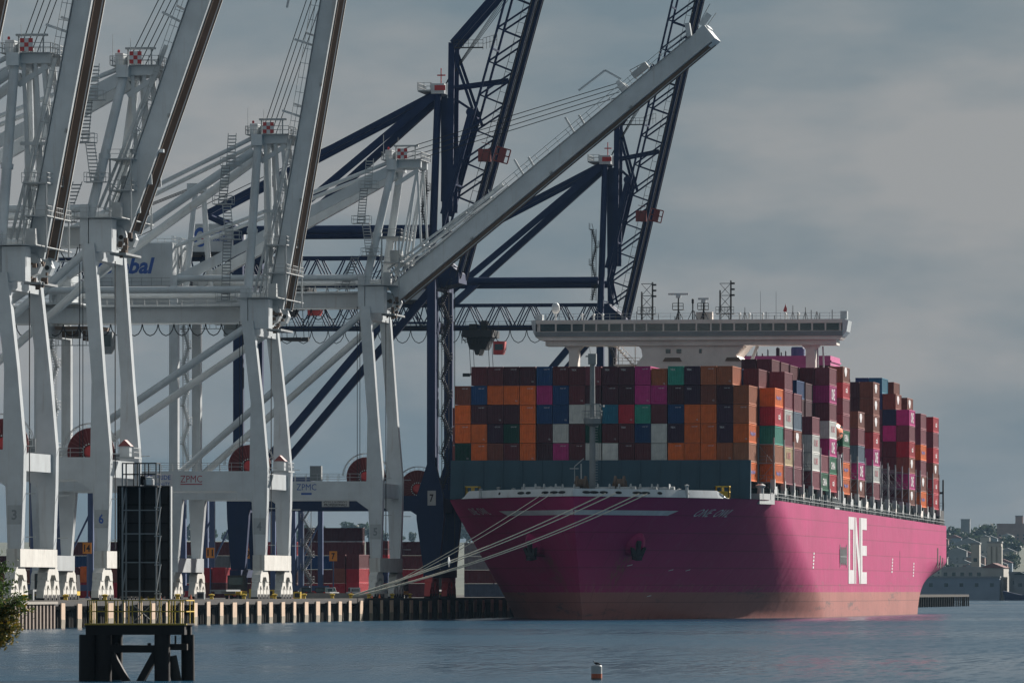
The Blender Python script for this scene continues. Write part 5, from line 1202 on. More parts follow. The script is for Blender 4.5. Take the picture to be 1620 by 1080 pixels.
# ------------------------------------------------------------------ deck edge: coamings, lashing bridges, boxes, rail
mb = MB(); mb.box(-24.2, 24.2, 46.5, 356, 17.6, 20.0); mb.build('hatch_coaming', 'deckgreen', ship)
bs = [34 + 12.4, 62.0, 76.3, 90.8, 105.2, 119.8, 134.2, 148.6, 157.2, 171.2, 184.5, 198.6, 212.8, 227, 242, 257, 271, 285, 299.5, 309.6, 324, 337.4, 351.6]
for s in bs:
    mb = MB(); z0 = deck_z(s); 
    for x in (24.9, 22.5, 20, 17.5): mb.box(x - 0.11, x + 0.11, s + 0.3, s + 0.6, z0, z0 + 9.6)
    for h in (2.7, 5.6, 8.5): mb.box(15, 25.0, s + 0.25, s + 1.1, z0 + h, z0 + h + 0.12)
    for h in (2.8, 5.7): mb.rail([(15, s + 0.28, z0 + h), (25, s + 0.28, z0 + h)], 1.0, 1.25)
    for x in (17.5, 20, 22.5): mb.beam((x, s + 0.45, z0 + 2.7), (x + 2.4, s + 0.45, z0 + 5.6), 0.06, 0.06); mb.beam((x, s + 0.45, z0 + 8.5), (x + 2.4, s + 0.45, z0 + 5.6), 0.06, 0.06)
    mb.build('lashing_bridge', 'grey', ship)
    mb = MB(); mb.box(24.4, 25.1, s + 0.2, s + 1.2, z0 + 1.7, z0 + 3.2); mb.build('stanchion_foot', 'pale', ship)
for i, s in enumerate([50 + k * 13.9 for k in range(22)]):
    mb = MB(); z0 = deck_z(s); mb.box(23.6, 24.7, s, s + 4.2, z0 + 0.9, z0 + 2.2); mb.box(24.0, 24.5, s + 0.4, s + 0.9, z0, z0 + 0.9); mb.box(24.0, 24.5, s + 3.2, s + 3.7, z0, z0 + 0.9)
    mb.build('ventilator_box', 'cream' if i % 4 == 3 else 'pale', ship)
mb = MB(); ss = 44.0
while ss < 362:
    s2 = min(362, ss + 8); mb.rail([(HB(ss, 18.5) - 0.12, ss, deck_z(ss)), (HB(s2, 18.5) - 0.12, s2, deck_z(s2))], 1.1, 1.6, 0.06); ss = s2
mb.build('deck_railing', 'pale', ship)
stay_me = MB().box(24.21, 24.4, 0, 0.4, -0.05, 2.6).mesh('coaming_stay', 'deckgreen')
for k in range(60): s = 46 + k * 5.2; inst('coaming_stay', stay_me, (0, s, deck_z(s)), ship)
mb = MB(); mb.box(24.7, 25.0, 361.8, 362.2, 16.6, 25.5); mb.box(20, 25, 353, 362, 16.7, 19.6); mb.rail([(20, 362, 20), (25, 362, 20)], 1.1, 1.2); mb.box(21, 24.9, 361.8, 362.1, 22.8, 23.2); mb.build('stern_lashing_frame', 'dark', ship)
mb = MB(); mb.beam((22.9, 38, 18.3), (24.3, 46.5, 18.3), 1.6, 1.6, (0, 0, 1)); mb.lathe((23.6, 40, 18.3), [(0.5, 0), (0.5, 1.6), (0.8, 2.0), (0.3, 2.3), (0, 2.3)], 10); mb.build('deck_locker', 'pale', ship)

# ------------------------------------------------------------------ bridge
bz = 45.1
mb = MB(); mb.box(-25.6, 25.6, 150.0, 157.0, 46.45, 47.35); mb.box(-25.6, 25.6, 150.2, 157.0, 48.62, 49.25); mb.box(-25.4, 25.4, 150.5, 156.8, 47.3, 48.65)
mb.prism([(-25.6, 46.45), (25.6, 46.45), (25.2, 45.9), (-24.8, 45.9)], 150.1, 156.9); bridge = mb.build('bridge_wing', 'cream', ship)
mb = MB(); mb.box(-24.0, 24.6, 150.6, 156, 45.0, 45.9); mb.build('wing_girder', 'cream', bridge)
mb = MB(); mb.box(-25.62, 25.62, 149.96, 150.0, 46.5, 47.3); mb.build('grey_band', 'grey', bridge)
# windows: individual panes in the long band
wx = -25.0; panes = [4.1, 4.0, 3.0, 3.1, 3.2, 3.2, 3.1, 3.0, 4.2, 3.8, 4.4, 3.6, 2.4, 3.4, 3.3, 3.2, 3.2, 3.1, 3.3, 3.2, 3.3, 3.6]
tot = sum(panes); sc_ = 50.2 / tot
for i, pw in enumerate(panes):
    w_ = pw * sc_; mb = MB(); mb.box(wx + 0.17, wx + w_ - 0.17, 150.30, 150.42, 47.45, 48.58); mb.build('window_pane', 'glass', bridge); 
    mb = MB(); mb.box(wx - 0.1, wx + 0.14, 150.22, 150.5, 47.33, 48.64); mb.build('mullion', 'cream', bridge); wx += w_
mb = MB(); mb.prism([(25.62, 49.3), (25.62, 46.4), (26.3, 47.2), (26.6, 49.0)], 150.2, 156.5); mb.box(25.2, 26.3, 151, 153, 49.3, 50.6); mb.build('wing_end', 'white', bridge)
mb = MB(); mb.prism([(-25.62, 46.5), (-25.62, 49.3), (-26.4, 49.2), (-26.0, 47.2)], 150.2, 156.5); mb.box(-25.8, -24.6, 151, 153, 49.3, 50.2); mb.build('wing_end', 'white', bridge)
mb = MB(); mb.box(-24.8, 25.5, 150.3, 150.4, 49.25, 49.28); mb.rail([(-25.4, 150.3, 49.26), (25.5, 150.3, 49.26)], 1.05, 2.0, 0.05); mb.build('roof_railing', 'white', bridge)
# central tower, flared under the wings
mb = MB(); mb.prism([(-8.9, 45.4), (9.5, 45.4), (7.7, 43.3), (10.4, 40.5), (10.4, 20), (-8.8, 20), (-8.8, 41.9), (-7.8, 43.2), (-8.0, 44.4)], 151, 164); tower = mb.build('bridge_tower', 'cream', ship)
mb = MB(); mb.prism([(-4.4, 42.4), (-4.0, 43.0), (-1.6, 43.0), (-1.2, 42.4)], 150.8, 151.1) ; mb.prism([(6.0, 42.4), (6.3, 43.0), (8.3, 43.0), (8.7, 42.4)], 150.8, 151.1); mb.build('tower_hatch', 'rust', tower)
for x in (-3.5, -1.7, 1.9): 
    mb = MB(); mb.box(x - 0.4 if x < 1 else x - 0.22, x + 0.4 if x < 1 else x + 0.22, 150.9, 151.02, 43.7, 44.4); mb.build('window_pane', 'glass', tower)
for x in (-19.4, 20.2):
    mb = MB(); mb.prism([(x - 0.75, 20), (x + 0.75, 20), (x + 0.75, 44.2), (x + 1.7, 45.2), (x - 1.7, 45.2), (x - 0.75, 44.2)], 151.2, 154.2); mb.build('wing_column', 'cream', ship)
mb = MB(); mb.beam((21.2, 153, 44.8), (21.7, 156, 20), 0.25, 0.25); mb.beam((22.1, 153, 44.8), (22.9, 156, 20), 0.25, 0.25); mb.beam((8.0, 150.9, 43.0), (12.4, 150.9, 39.6), 0.14, 0.22); mb.beam((11, 155, 45), (9, 155, 40), 0.5, 0.5); mb.build('wing_brace', 'white', ship)
mb = MB(); zigzag(mb, -12.8, -9.6, 156, 38, 45, 3.5, 1.0); mb.box(-13, -8.6, 154, 158, 41.8, 42.0); mb.rail([(-13, 154, 42), (-8.6, 154, 42)], 1.1, 1.1); mb.build('outside_stair', 'cream', ship)
# masts, radars, dome, aerials on the bridge roof
def lattice_mast(x0, x1, y, z0, z1, name='lattice_mast'):
    mb = MB()
    for x in (x0, x1):
        for yy in (y, y + 1.2): mb.tube((x, yy, z0), (x, yy, z1 - (1.6 if x == x0 else 0)), 0.10, 0.07, 6)
    k = z0; up = True
    while k + 2 < z1: mb.beam((x0, y, k), (x1, y, k + 2), 0.08, 0.08); mb.beam((x1, y, k), (x0, y, k + 2), 0.08, 0.08); mb.beam((x0, y, k + 2), (x1, y, k + 2), 0.1, 0.1); k += 2
    mb.box(x0 - 0.6, x1 + 0.6, y - 0.5, y + 1.6, z0 + 0.9, z0 + 1.0); mb.rail([(x0 - 0.6, y - 0.5, z0 + 1), (x1 + 0.6, y - 0.5, z0 + 1)], 1.1, 0.5)
    for q in (0.6, 0.75, 0.9): mb.box(x1, x1 + 0.7, y, y + 0.3, z0 + (z1 - z0) * q, z0 + (z1 - z0) * q + 0.3)
    return mb.build(name, 'dark', bridge)
lattice_mast(-8.1, -6.3, 152, 49.3, 55.6); lattice_mast(5.0, 6.8, 152, 49.3, 55.8)
def radar(x, z0, z1, w):
    mb = MB(); mb.tube((x, 152, z0), (x, 152, z1), 0.16, 0.12, 8)
    for k in range(3): t = k * 2.1; mb.beam((x + cos(t) * 0.8, 152 + sin(t) * 0.8, z0), (x, 152, z0 + 1.6), 0.1, 0.1)
    mb.box(x - 0.9, x + 0.9, 151.2, 152.8, z0 + 1.6, z0 + 1.7); mb.rail([(x - 0.9, 151.2, z0 + 1.7), (x + 0.9, 151.2, z0 + 1.7)], 1.0, 0.6, 0.1); r = mb.build('radar_mast', 'dark', bridge)
    mb = MB(); mb.box(x - w / 2, x + w / 2, 151.8, 152.2, z1 + 0.3, z1 + 0.62); mb.box(x - 0.4, x + 0.4, 151.7, 152.3, z1 - 0.2, z1 + 0.3); mb.build('radar_scanner', 'white', r)
radar(-1.9, 49.3, 53.1, 3.4); radar(2.3, 49.3, 52.3, 1.8)
mb = MB(); mb.tube((0.5, 152, 49.3), (0.5, 152, 52.6), 0.12, n=6); mb.beam((-0.3, 152, 49.3), (0.5, 152, 51), 0.1, 0.1); mb.beam((1.3, 152, 49.3), (0.5, 152, 51), 0.1, 0.1); mb.lathe((0.5, 152, 52), [(0.2, 0), (0.2, 0.7), (0, 0.8)], 8); mb.build('signal_mast', 'dark', bridge)
for x, h in ((9.2, 2.0), (17.2, 2.3), (19.3, 2.0), (21.2, 1.0)): mb = MB(); mb.tube((x, 152, 49.3), (x, 152, 49.3 + h), 0.08, 0.05, 5); mb.beam((x - 0.4, 152, 49.3), (x, 152, 50.6), 0.08, 0.08); mb.beam((x + 0.4, 152, 49.3), (x, 152, 50.6), 0.08, 0.08); mb.build('light_tripod', 'dark', bridge)
for x in (11.7, 14.3): MB().tube((x, 153, 49.3), (x, 153, 54), 0.035, 0.02, 4).build('aerial', 'dark', bridge)
for k in range(26): x = -24 + k * 1.9 + random.uniform(-.6, .6); MB().tube((x, 153, 49.3), (x, 153, 49.3 + random.uniform(0.6, 1.6)), 0.06, n=4).build('aerial', 'dark', bridge)
mb = MB(); mb.lathe((-22.6, 153, 49.3), [(0.18, 0), (0.18, 1.1), (0.5, 1.3), (0.68, 1.7), (0.7, 2.2), (0.6, 2.6), (0.35, 2.9), (0, 3.0)], 14); mb.build('radome', 'white', bridge)
mb = MB(); mb.box(1.0, 3.7, 152.5, 154, 49.3, 50.6); mb.build('roof_cabin', 'cream', bridge)
for x in (5.2, 8.4, 10, 12.2, 16, 18.2, -14.5, -16, -18): MB().lathe((x, 151.5, 49.3), [(0.15, 0), (0.15, 0.6), (0.25, 0.9), (0, 1.2)], 7).build('light_stand', 'white', bridge)
mb = MB(); mb.tube((16.4, 152, 49.3), (16.0, 152, 51.9), 0.06, n=5); mb.build('flag_staff', 'pale', bridge)
mb = MB(); mb.add([(16.0, 151.95, 51.8), (15.6, 151.7, 50.7), (15.9, 151.5, 50.5), (16.2, 151.7, 50.6), (16.25, 151.9, 51.0)], [(0, 1, 2, 3, 4)]); fl = mb.build('flag', 'red', bridge)
sol = fl.modifiers.new('thickness', 'SOLIDIFY'); sol.thickness = 0.04
# engine casing and funnel aft
mb = MB(); mb.box(-4.5, 14.0, 250, 268, 18, 46.1); mb.box(-4.7, 14.2, 249.8, 268.2, 45.0, 45.3); cas = mb.build('engine_casing', 'magenta_plain', ship)
fn = MB(); fn.lathe((7.0, 262, 46.1), [(1.25, 0), (1.25, 1.6), (1.15, 1.9), (0, 1.9)], 18); fn.build('funnel', 'bl' if 0 else 'navy_pale', cas)
for x, h in ((-2, .7), (0, 1.1), (1.0, 0.6), (2.0, 1.3), (3.8, 1.6), (4.4, .8), (5.2, 1.0), (9.2, 1.6)): MB().lathe((x, 258, 46.1), [(0.35 if h > 1.4 else 0.12, 0), (0.35 if h > 1.4 else 0.12, h), (0, h + 0.2)], 8).build('exhaust_pipe', 'dark', cas)
# lifeboat and pilot ladder gear at the port side under the bridge
lb = empty('lifeboat', (23.9, 150.5, 29.0), 'orange enclosed lifeboat hung at the ship side below the bridge', 'lifeboat')
mb = MB(); prof = [(0, 0.0), (0.7, 0.35), (1.25, 0.8), (1.4, 1.4), (1.3, 2.1), (1.0, 2.7), (0.55, 3.1), (0, 3.2)]; secs = [(0.0, 0.25), (0.6, 0.7), (1.6, 0.95), (3.5, 1.0), (5.2, 0.95), (6.4, 0.7), (7.0, 0.25)]; vs = []; n = 2 * len(prof) - 2
for y_, k in secs:
    ring = [(p[0] * k, y_, 1.6 + (p[1] - 1.6) * (0.5 + 0.5 * k)) for p in prof] + [(-p[0] * k, y_, 1.6 + (p[1] - 1.6) * (0.5 + 0.5 * k)) for p in prof[-2:0:-1]]; vs += ring
fs = [(i * n + j, i * n + (j + 1) % n, (i + 1) * n + (j + 1) % n, (i + 1) * n + j) for i in range(len(secs) - 1) for j in range(n)]; fs += [list(range(n))[::-1], list(range((len(secs) - 1) * n, len(secs) * n))]
mb.add(vs, fs, True); mb.build('lifeboat_hull', 'lifeboat', lb)
mb = MB(); mb.box(-1.46, 1.46, 1.2, 5.8, 1.35, 1.5); mb.build('rubbing_strake', 'dark', lb)
mb = MB()
for y_ in (2.2, 3.4, 4.6): mb.box(1.12, 1.3, y_, y_ + 0.5, 2.25, 2.6)
mb.build('window', 'glass', lb)
mb = MB(); mb.prism([(22.2, 20), (23.2, 20), (24.0, 27), (24.2, 28.8), (22.4, 28.8)], 151.0, 151.5); mb.prism([(22.2, 20), (23.2, 20), (24.0, 27), (24.2, 28.8), (22.4, 28.8)], 156.0, 156.5); mb.build('lifeboat_davit', 'grey', ship)
mb = MB(); mb.tube((24.9, 152, 17.4), (24.9, 152, 22), 0.22, 0.25, 8); mb.beam((24.9, 152, 21.6), (24.7, 152, 26.5), 1.0, 0.8); mb.box(24.2, 25.3, 151.6, 152.6, 26.4, 26.9); mb.beam((24.2, 152, 22), (24.8, 152, 26), 0.2, 0.3); mb.build('davit_post', 'white', ship)
# gangway frame on deck edge
mb = MB(); mb.rail([(24.9, 141, 18), (24.9, 149, 18)], 1.6, 0.8, 0.08); mb.beam((25, 141, 17.9), (25, 149, 17.9), 0.5, 0.3); mb.build('accommodation_ladder', 'pale', ship)
# ================================================================== the terminal behind
def yard_container(x, y, z, ck, label, turned, front=None, door=False):
    o = container(x, y, z, ck, label, 'containers in the yard', low=True, front=front, door=door)
    if turned: o.rotation_euler = (0, 0, pi / 2)
    return o
ry = random.Random(33)
ycol = ['mr', 'rd', 'dk', 'mr', 'bl', 'br', 'mr', 'rd', 'gy', 'nv', 'mv', 'bg']
stacks = []
# turned stacks (long sides towards the quay head), east to west
names = {0: 'bottom', 1: 'second', 2: 'third', 3: 'fourth', 4: 'fifth'}
cols = [('gy wh gy', -44.0, 372), ('bg mr gy gy', -56.8, 372), ('mr rd mr dk', -69.6, 330), ('rd mr bl mr dk', -82.4, 330), ('mr dk bl rd', -95.2, 330), ('rd bg gy mr', -108.0, 330), ('mr mr mr dk', -120.8, 330), ('br mr bl mr', -133.6, 330), ('mr br dk', -146.4, 330), ('rd mr gy', -159.2, 330)]
for i, (line, x, y) in enumerate(cols):
    for t, ck in enumerate(line.split()):
        yard_container(x, y, QZ + t * 2.63, ck, '%s yard container side-on, %s yard stack from the right, %s tier up' % (CNAME[ck], ORD[i + 1], ORD[t + 1]), True)
# stacks seen end-on nearer the cranes
ends = [('rd rd mr', -77.0, 282), ('rd br mr', -79.6, 282), ('mr bl rd mr', -74.4, 300), ('mr rd', -88.5, 205), ('br rd', -91.1, 205), ('rd br', -96.2, 150), ('orr rd', -98.8, 150), ('rd orr', -101.4, 150), ('mr mr', -104.0, 150), ('rd mr', -112.5, 60), ('mr rd', -115.1, 60), ('rd dk', -128.0, 40), ('mr rd', -130.6, 40)]
for i, (line, x, y) in enumerate(ends):
    for t, ck in enumerate(line.split()):
        yard_container(x, y, QZ + t * 2.63, ck, '%s container end-on in the yard, %s end-on stack, %s tier up' % (CNAME[ck], ORD[i + 1], ORD[t + 1]), False, door=(i + t) % 2 == 0)
def lane_sign(x, y, z, txt, label):
    e = empty('lane_sign', (x, y, QZ), label, 'sign', 'orange lane signs')
    mb = MB(); mb.tube((0, 0.2, 0), (0, 0.2, z - QZ), 0.12, n=7); mb.box(-0.3, 0.3, 0, 0.4, 0, 0.3); mb.build('post', 'navy_pale', e)
    mb = MB(); mb.box(-0.72, 0.72, -0.04, 0.04, z - QZ - 0.9, z - QZ + 0.9); p = mb.build('plate', 'orange', e)
    letters(txt, 0.62 if len(txt) == 1 else 1.0, 1.15, lambda u, v: (u, -0.05, z - QZ + v), 0, 0.03).build('sign_number', 'black_ink', p)
lane_sign(-91.9, 100, 11.2, '14', 'orange lane sign reading 14 between the left cranes')
lane_sign(-89.2, 200, 10.9, '11', 'orange lane sign reading 11 left of the navy crane leg')
lane_sign(-82.8, 200, 10.8, '10', 'orange lane sign reading 10 beside the navy crane leg')
lane_sign(-78.4, 268, 10.6, '7', 'orange lane sign reading 7 before the red yard containers')
# rubber-tyred yard gantries in faded navy
def yard_gantry(x, y, label, stair=True):
    root = empty('yard_gantry', (x, y, QZ), label, 'gantry crane', 'yard gantries')
    for yy in (0, 23):
        for xx in (-2.6, 2.6): mb = MB(); mb.beam((xx, yy, 1.6), (xx, yy, 19), 0.9, 1.1, (0, 1, 0)); mb.build('leg', 'navy_pale', root)
        mb = MB(); mb.box(-4.2, 4.2, yy - 0.5, yy + 0.5, 1.2, 2.2); mb.build('sill_beam', 'navy_pale', root)
        mb = MB(); mb.beam((-2.4, yy, 4), (2.4, yy, 14), 0.3, 0.3); mb.build('brace', 'navy_pale', root)
        for xx in (-3.2, 3.2):
            mb = MB(); mb.lathe((xx, yy, 0.8), [(0, -0.3), (0.8, -0.3), (0.8, 0.3), (0, 0.3)], 14, 'y'); mb.build('wheel', 'tyre', root)
    for xx in (-2.6, 2.6): mb = MB(); mb.box(xx - 0.5, xx + 0.5, -1.5, 24.5, 19.0, 20.6); mb.build('top_girder', 'navy_pale', root)
    mb = MB(); mb.box(-3.2, 3.2, 8, 13, 20.65, 22.4); mb.build('trolley', 'navy_pale', root)
    if stair: mb = MB(); zigzag(mb, 3.2, 4.6, -0.6, 0.5, 19, 2.4, 0.8); mb.build('stair', 'grey', root)
yard_gantry(-91.5, 296, 'blue yard gantry with a zigzag stair behind crane number 5')
yard_gantry(-98.4, 240, 'blue yard gantry behind the red-lettered portal of crane number 4', False)
yard_gantry(-100.5, 112, 'blue yard gantry seen between the legs of crane number 6', False)
# vehicles on the apron
def car(x, y, colmat, label, kind='suv', rz=0.0):
    root = empty('parked_car', (x, y, QZ), label, 'car', 'vehicles on the quay apron', rz)
    mb = MB(); h = 1.0
    mb.prism([(-2.3, 0.35), (2.3, 0.35), (2.35, 0.75), (2.1, h), (-2.3, h + 0.02), (-2.4, 0.6)], -0.92, 0.92, 'x'); mb.build('body', colmat, root)
    mb = MB()
    if kind == 'suv': pr = [(-2.2, h + .02), (1.1, h + .02), (0.4, 1.72), (-2.0, 1.76)]
    else: pr = [(-0.4, h + .02), (1.2, h + .02), (0.6, 1.74), (-0.2, 1.78)]
    mb.prism(pr, -0.82, 0.82, 'x'); mb.build('cabin', colmat, root)
    yb = min(p[0] for p in pr)
    mb = MB(); mb.add([(-0.7, yb - 0.03 + 0.03, 1.1), (0.7, yb - 0.03 + 0.03, 1.1), (0.62, yb + 0.13, 1.6), (-0.62, yb + 0.13, 1.6)], [(0, 1, 2, 3)]); mb.build('rear_window', 'glass', root)
    for s_ in (-1, 1):
        mb = MB(); mb.prism([(p[0] * 0.86 - 0.05, h + 0.08 + (p[1] - h) * 0.86 - 0.02) for p in pr], s_ * 0.825, s_ * 0.84, 'x'); mb.build('side_window', 'glass', root)
        mb = MB(); mb.box(s_ * 0.72 - 0.14, s_ * 0.72 + 0.14, -2.43, -2.36, 0.72, 1.0); mb.build('tail_light', 'lamp_red', root)
        for yy in (-1.45, 1.45): mb = MB(); mb.lathe((s_ * 0.82, yy, 0.34), [(0, -0.12), (0.34, -0.12), (0.34, 0.12), (0, 0.12)], 12, 'x'); mb.build('wheel', 'tyre', root)
    return root
car(-56.4, 118, 'dark', 'dark sport utility vehicle with red tail lights on the quay apron')
car(-53.4, 132, 'white', 'white estate car parked on the apron left of crane number 5', rz=0.3)
car(-63.0, 142, 'dark', 'dark pickup truck on the apron behind crane number 4', 'pickup', 0.5)
car(-60.3, 150, 'pale', 'pale grey pickup beside the dark pickup', 'pickup', -0.2)
car(-49.2, 150, 'darkred', 'dark red car parked near the leg of crane number 5', 'suv', 0.2)
tt = empty('terminal_tractor', (-63.8, -62, QZ), 'dark terminal tractor with yellow bumper between the left cranes', 'truck')
mb = MB(); mb.box(-1.2, 1.2, -3, 2.6, 0.6, 1.2); mb.build('chassis', 'yellow', tt)
mb = MB(); mb.prism([(-0.2, 1.21), (2.5, 1.21), (2.4, 2.2), (1.7, 3.5), (-0.2, 3.5)], -1.25, 1.25, 'x'); mb.build('cab', 'dark', tt)
mb = MB(); mb.box(-1.0, 1.0, -0.26, -0.21, 2.1, 3.2); mb.build('window', 'glass', tt)
for s_ in (-1, 1):
    for yy in (-2, 1.6): mb = MB(); mb.lathe((s_ * 1.0, yy, 0.52), [(0, -0.18), (0.52, -0.18), (0.52, 0.18), (0, 0.18)], 12, 'x'); mb.build('wheel', 'tyre', tt)
mb = MB(); mb.box(-1.2, 1.2, -15.4, -3.2, 1.15, 1.4); mb.box(-0.5, 0.5, -15.4, -3.2, 0.8, 1.14); tr_me = mb.mesh('trailer', 'grey')
for i, (x, y, lab) in enumerate(((-47.0, -20, 'dark terminal tractor with empty trailer beside crane number 5'), (-40.5, 96, 'dark terminal tractor with empty trailer behind the navy crane leg'), (-52.0, -140, 'dark terminal tractor with empty trailer left of crane number 4'), (-44.5, 176, 'dark terminal tractor with empty trailer far back on the apron'))):
    t2 = copy_tree(tt); t2.location = (x, y, QZ); t2['label'] = lab; inst('trailer', tr_me, (0, 0, 0), t2)
# concrete barriers, a light pole, yellow machine blocks
bar = MB(); bar.prism([(-0.3, 0), (0.3, 0), (0.12, 0.85), (-0.12, 0.85)], -1.8, 1.8); bar_me = bar.mesh('barrier', 'concrete')
for i in range(10): tag(inst('concrete_barrier', bar_me, (-44 - i * 2.6, 100 + i * 2, QZ), None, (0, 0, 1.3)), '%s concrete barrier from the right in the row on the apron' % ORD[i + 1], 'barrier', 'concrete barriers on the apron')
for i, (x, y) in enumerate(((-43.5, 345), (-70, 420), (-118, 300))):
    e = empty('light_pole', (x, y, QZ), ['tall grey light pole seen left of the ship bow', 'tall grey light pole among the yard containers', 'tall grey light pole behind the left cranes'][i], 'light pole')
    mb = MB(); mb.tube((0, 0, 0), (0, 0, 13), 0.22, 0.14, 8); mb.build('pole', 'grey', e)
    mb = MB(); mb.box(-1.2, 1.2, -0.2, 0.2, 12.6, 12.9); mb.box(-1.2, -0.5, -0.35, 0.1, 12.95, 13.3); mb.box(0.5, 1.2, -0.35, 0.1, 12.95, 13.3); mb.build('lamp_head', 'pale', e)
def block(name, x, y, w, d, h, mat, label, cat):
    e = empty(name, (x, y, QZ), label, cat); mb = MB(); mb.box(-w / 2, w / 2, 0, d, 0.15, h); mb.build('housing', mat, e)
    mb = MB(); mb.box(-w / 2 - 0.1, w / 2 + 0.1, -0.1, d + 0.1, 0, 0.15); mb.build('base', 'concrete', e); mb = MB(); mb.box(-w / 4, w / 4, -0.05, 0, 0.5, h - 0.2); mb.build('panel', 'dark', e)
block('power_box', -57.5, 58, 1.6, 1.2, 1.5, 'yellow', 'yellow power box at the foot of the navy crane land leg', 'power box')
block('power_box', -55.2, 60, 1.1, 1.2, 1.4, 'yellow', 'smaller yellow power box right of the other yellow one', 'power box')
block('control_hut', -52, 170, 2.2, 2.0, 3.2, 'wall_grey', 'grey hut on the apron behind the parked cars', 'hut')

cn = MB(); cn.lathe((0, 0, 0), [(0.26, 0), (0.26, 0.05), (0.2, 0.06), (0.05, 0.75), (0, 0.76)], 10); cone_me = cn.mesh('traffic_cone', 'lifeboat')
for i, (x, y) in enumerate(((-29.4, -4), (-29.2, 2), (-33.5, -52), (-36, -120), (-36.5, -140))): tag(inst('traffic_cone', cone_me, (x, y, QZ)), '%s orange traffic cone from the right near the quay edge' % ORD[[2, 1, 3, 4, 5][i]], 'cone', 'traffic cones on the quay')
for i, y in enumerate((-255, -236, -182, -160, -118, -60, -44)):
    e = empty('cable_box', (-34 - (i % 3), y, QZ), '%s small service box from the left behind the quay edge' % ORD[i + 1], 'service box', 'service boxes on the quay')
    mb = MB(); mb.box(-0.5, 0.5, -0.4, 0.4, 0.1, 1.1 + 0.3 * (i % 2)); mb.build('housing', ['yellow', 'grey', 'pale'][i % 3], e); mb = MB(); mb.box(-0.35, 0.35, -0.43, -0.4, 0.3, 0.9); mb.build('door', 'dark', e)
# ================================================================== mooring ropes
def rope(p, q, sag, label, r=0.085):
    p, q = Vector(p), Vector(q); pts = []
    for k in range(25):
        t = k / 24; v = p.lerp(q, t); v.z -= sag * 4 * t * (1 - t); pts.append(tuple(v))
    mb = MB(); mb.path(pts, r, 6); return tag(mb.build('mooring_rope', 'rope'), label, 'rope', 'mooring ropes from the bow')
def fair(s, sgn): return (sgn * (HB(s, 18.5) + 0.16), s, deck_z(s) + 0.4)
B1 = (FX - 1.2, -30.0, QZ + 0.5); B2 = (FX - 1.2, -13.0, QZ + 0.5)
def nudge(b, i): return (b[0] + 0.12 * i, b[1] + 0.25 * i, b[2] - 0.05 * i)
rope(fair(4.3, -1), nudge(B2, 0), 0.5, 'leftmost thin mooring rope from the bow to the quay', 0.06)
rope(fair(2.9, -1), nudge(B2, 1), 0.6, 'second thin mooring rope from the left, fanning from the bow', 0.06)
rope(fair(3.7, 1), nudge(B1, 0), 0.8, 'upper rope of the middle pale pair of mooring ropes')
rope(fair(5.0, 1), nudge(B1, 1), 0.8, 'lower rope of the middle pale pair of mooring ropes')
rope(fair(8.2, 1), nudge(B1, 2), 1.3, 'upper rope of the right-hand pale pair of mooring ropes')
rope(fair(9.4, 1), nudge(B1, 3), 1.3, 'lowest and rightmost pale mooring rope from the bow')
rg = MB(); pq = Vector(fair(3.7, 1)).lerp(Vector(nudge(B1, 0)), 0.62); rg.lathe((pq.x, pq.y, pq.z - 0.8), [(0.05, -0.25), (0.75, -0.05), (0.78, 0.0), (0.05, 0.2)], 16, 'x'); tag(rg.build('rat_guard', 'white'), 'white rat guard disc on the middle pair of mooring ropes', 'rat guard')

# ================================================================== foreground: navigation dolphin, buoy and bird, tree
DX, DY, DZ = 80.95, -795.0, 2.75
dol = empty('navigation_dolphin', (DX, DY, 0), 'black timber dolphin carrying a yellow railing and a tall dark range board', 'dolphin')
for x, y, r in ((-2.55, -0.9, .42), (-1.75, -0.8, .42), (-2.35, 0.7, .42), (-1.5, 0.9, .40), (1.2, -0.8, .40), (2.2, 0.8, .34), (0.95, 0.9, .36)):
    mb = MB(); mb.tube((x, y, -4), (x * 0.985, y, 2.25), r, r * 0.97, 12); mb.build('pile', 'black', dol)
mb = MB(); mb.box(-2.55, 2.35, -1.15, -0.75, 2.25, 2.72); mb.box(-2.55, 2.35, 0.6, 1.0, 2.25, 2.72); mb.box(-2.5, -2.1, -0.74, 0.59, 2.25, 2.71); mb.box(1.8, 2.2, -0.74, 0.59, 2.25, 2.71); mb.build('cap_beam', 'black', dol)
for k in range(9): mb = MB(); mb.box(-2.6, 2.45, -1.2 + k * 0.26, -0.97 + k * 0.26, 2.722, 2.80); mb.build('deck_plank', 'olive' if k == 0 else 'pile', dol)
mb = MB(); mb.box(-1.4, 0.9, -1.0, -0.7, 1.38, 1.74); mb.build('cross_beam', 'black', dol)
mb = MB(); mb.box(1.3, 2.3, -0.2, 0.1, 1.5, 1.8); mb.tube((1.5, 0, 1.2), (2.1, 0.3, -2), 0.26, 0.26, 8); mb.tube((1.75, -0.3, 1.8), (1.75, -0.3, 2.2), 0.05, n=6); mb.build('fender_beam', 'pile', dol)
for x in (-1.05, 0.55): mb = MB(); mb.lathe((x, -0.85, 1.74), [(0.09, 0), (0.09, 0.1), (0, 0.12)], 8); mb.build('bolt', 'black', dol)
for sx in (-1, 1): mb = MB(); mb.beam((-0.25 + sx * 1.15, -0.75, 1.4), (-0.25 + sx * 0.02, -0.72 + sx * 0.06, -0.6), 0.34, 0.34); mb.build('brace', 'black', dol)
mb = MB(); mb.rail([(-2.45, -1.15, 2.8), (1.55, -1.15, 2.8)], 1.12, 0.42, 0.05); mb.rail([(-2.45, -1.15, 2.8), (-2.45, 1.1, 2.8), (2.4, 1.1, 2.8)], 1.12, 0.5, 0.05); mb.build('railing', 'olive', dol)  # shaded stretch of the yellow railing, its shade put into a duller colour
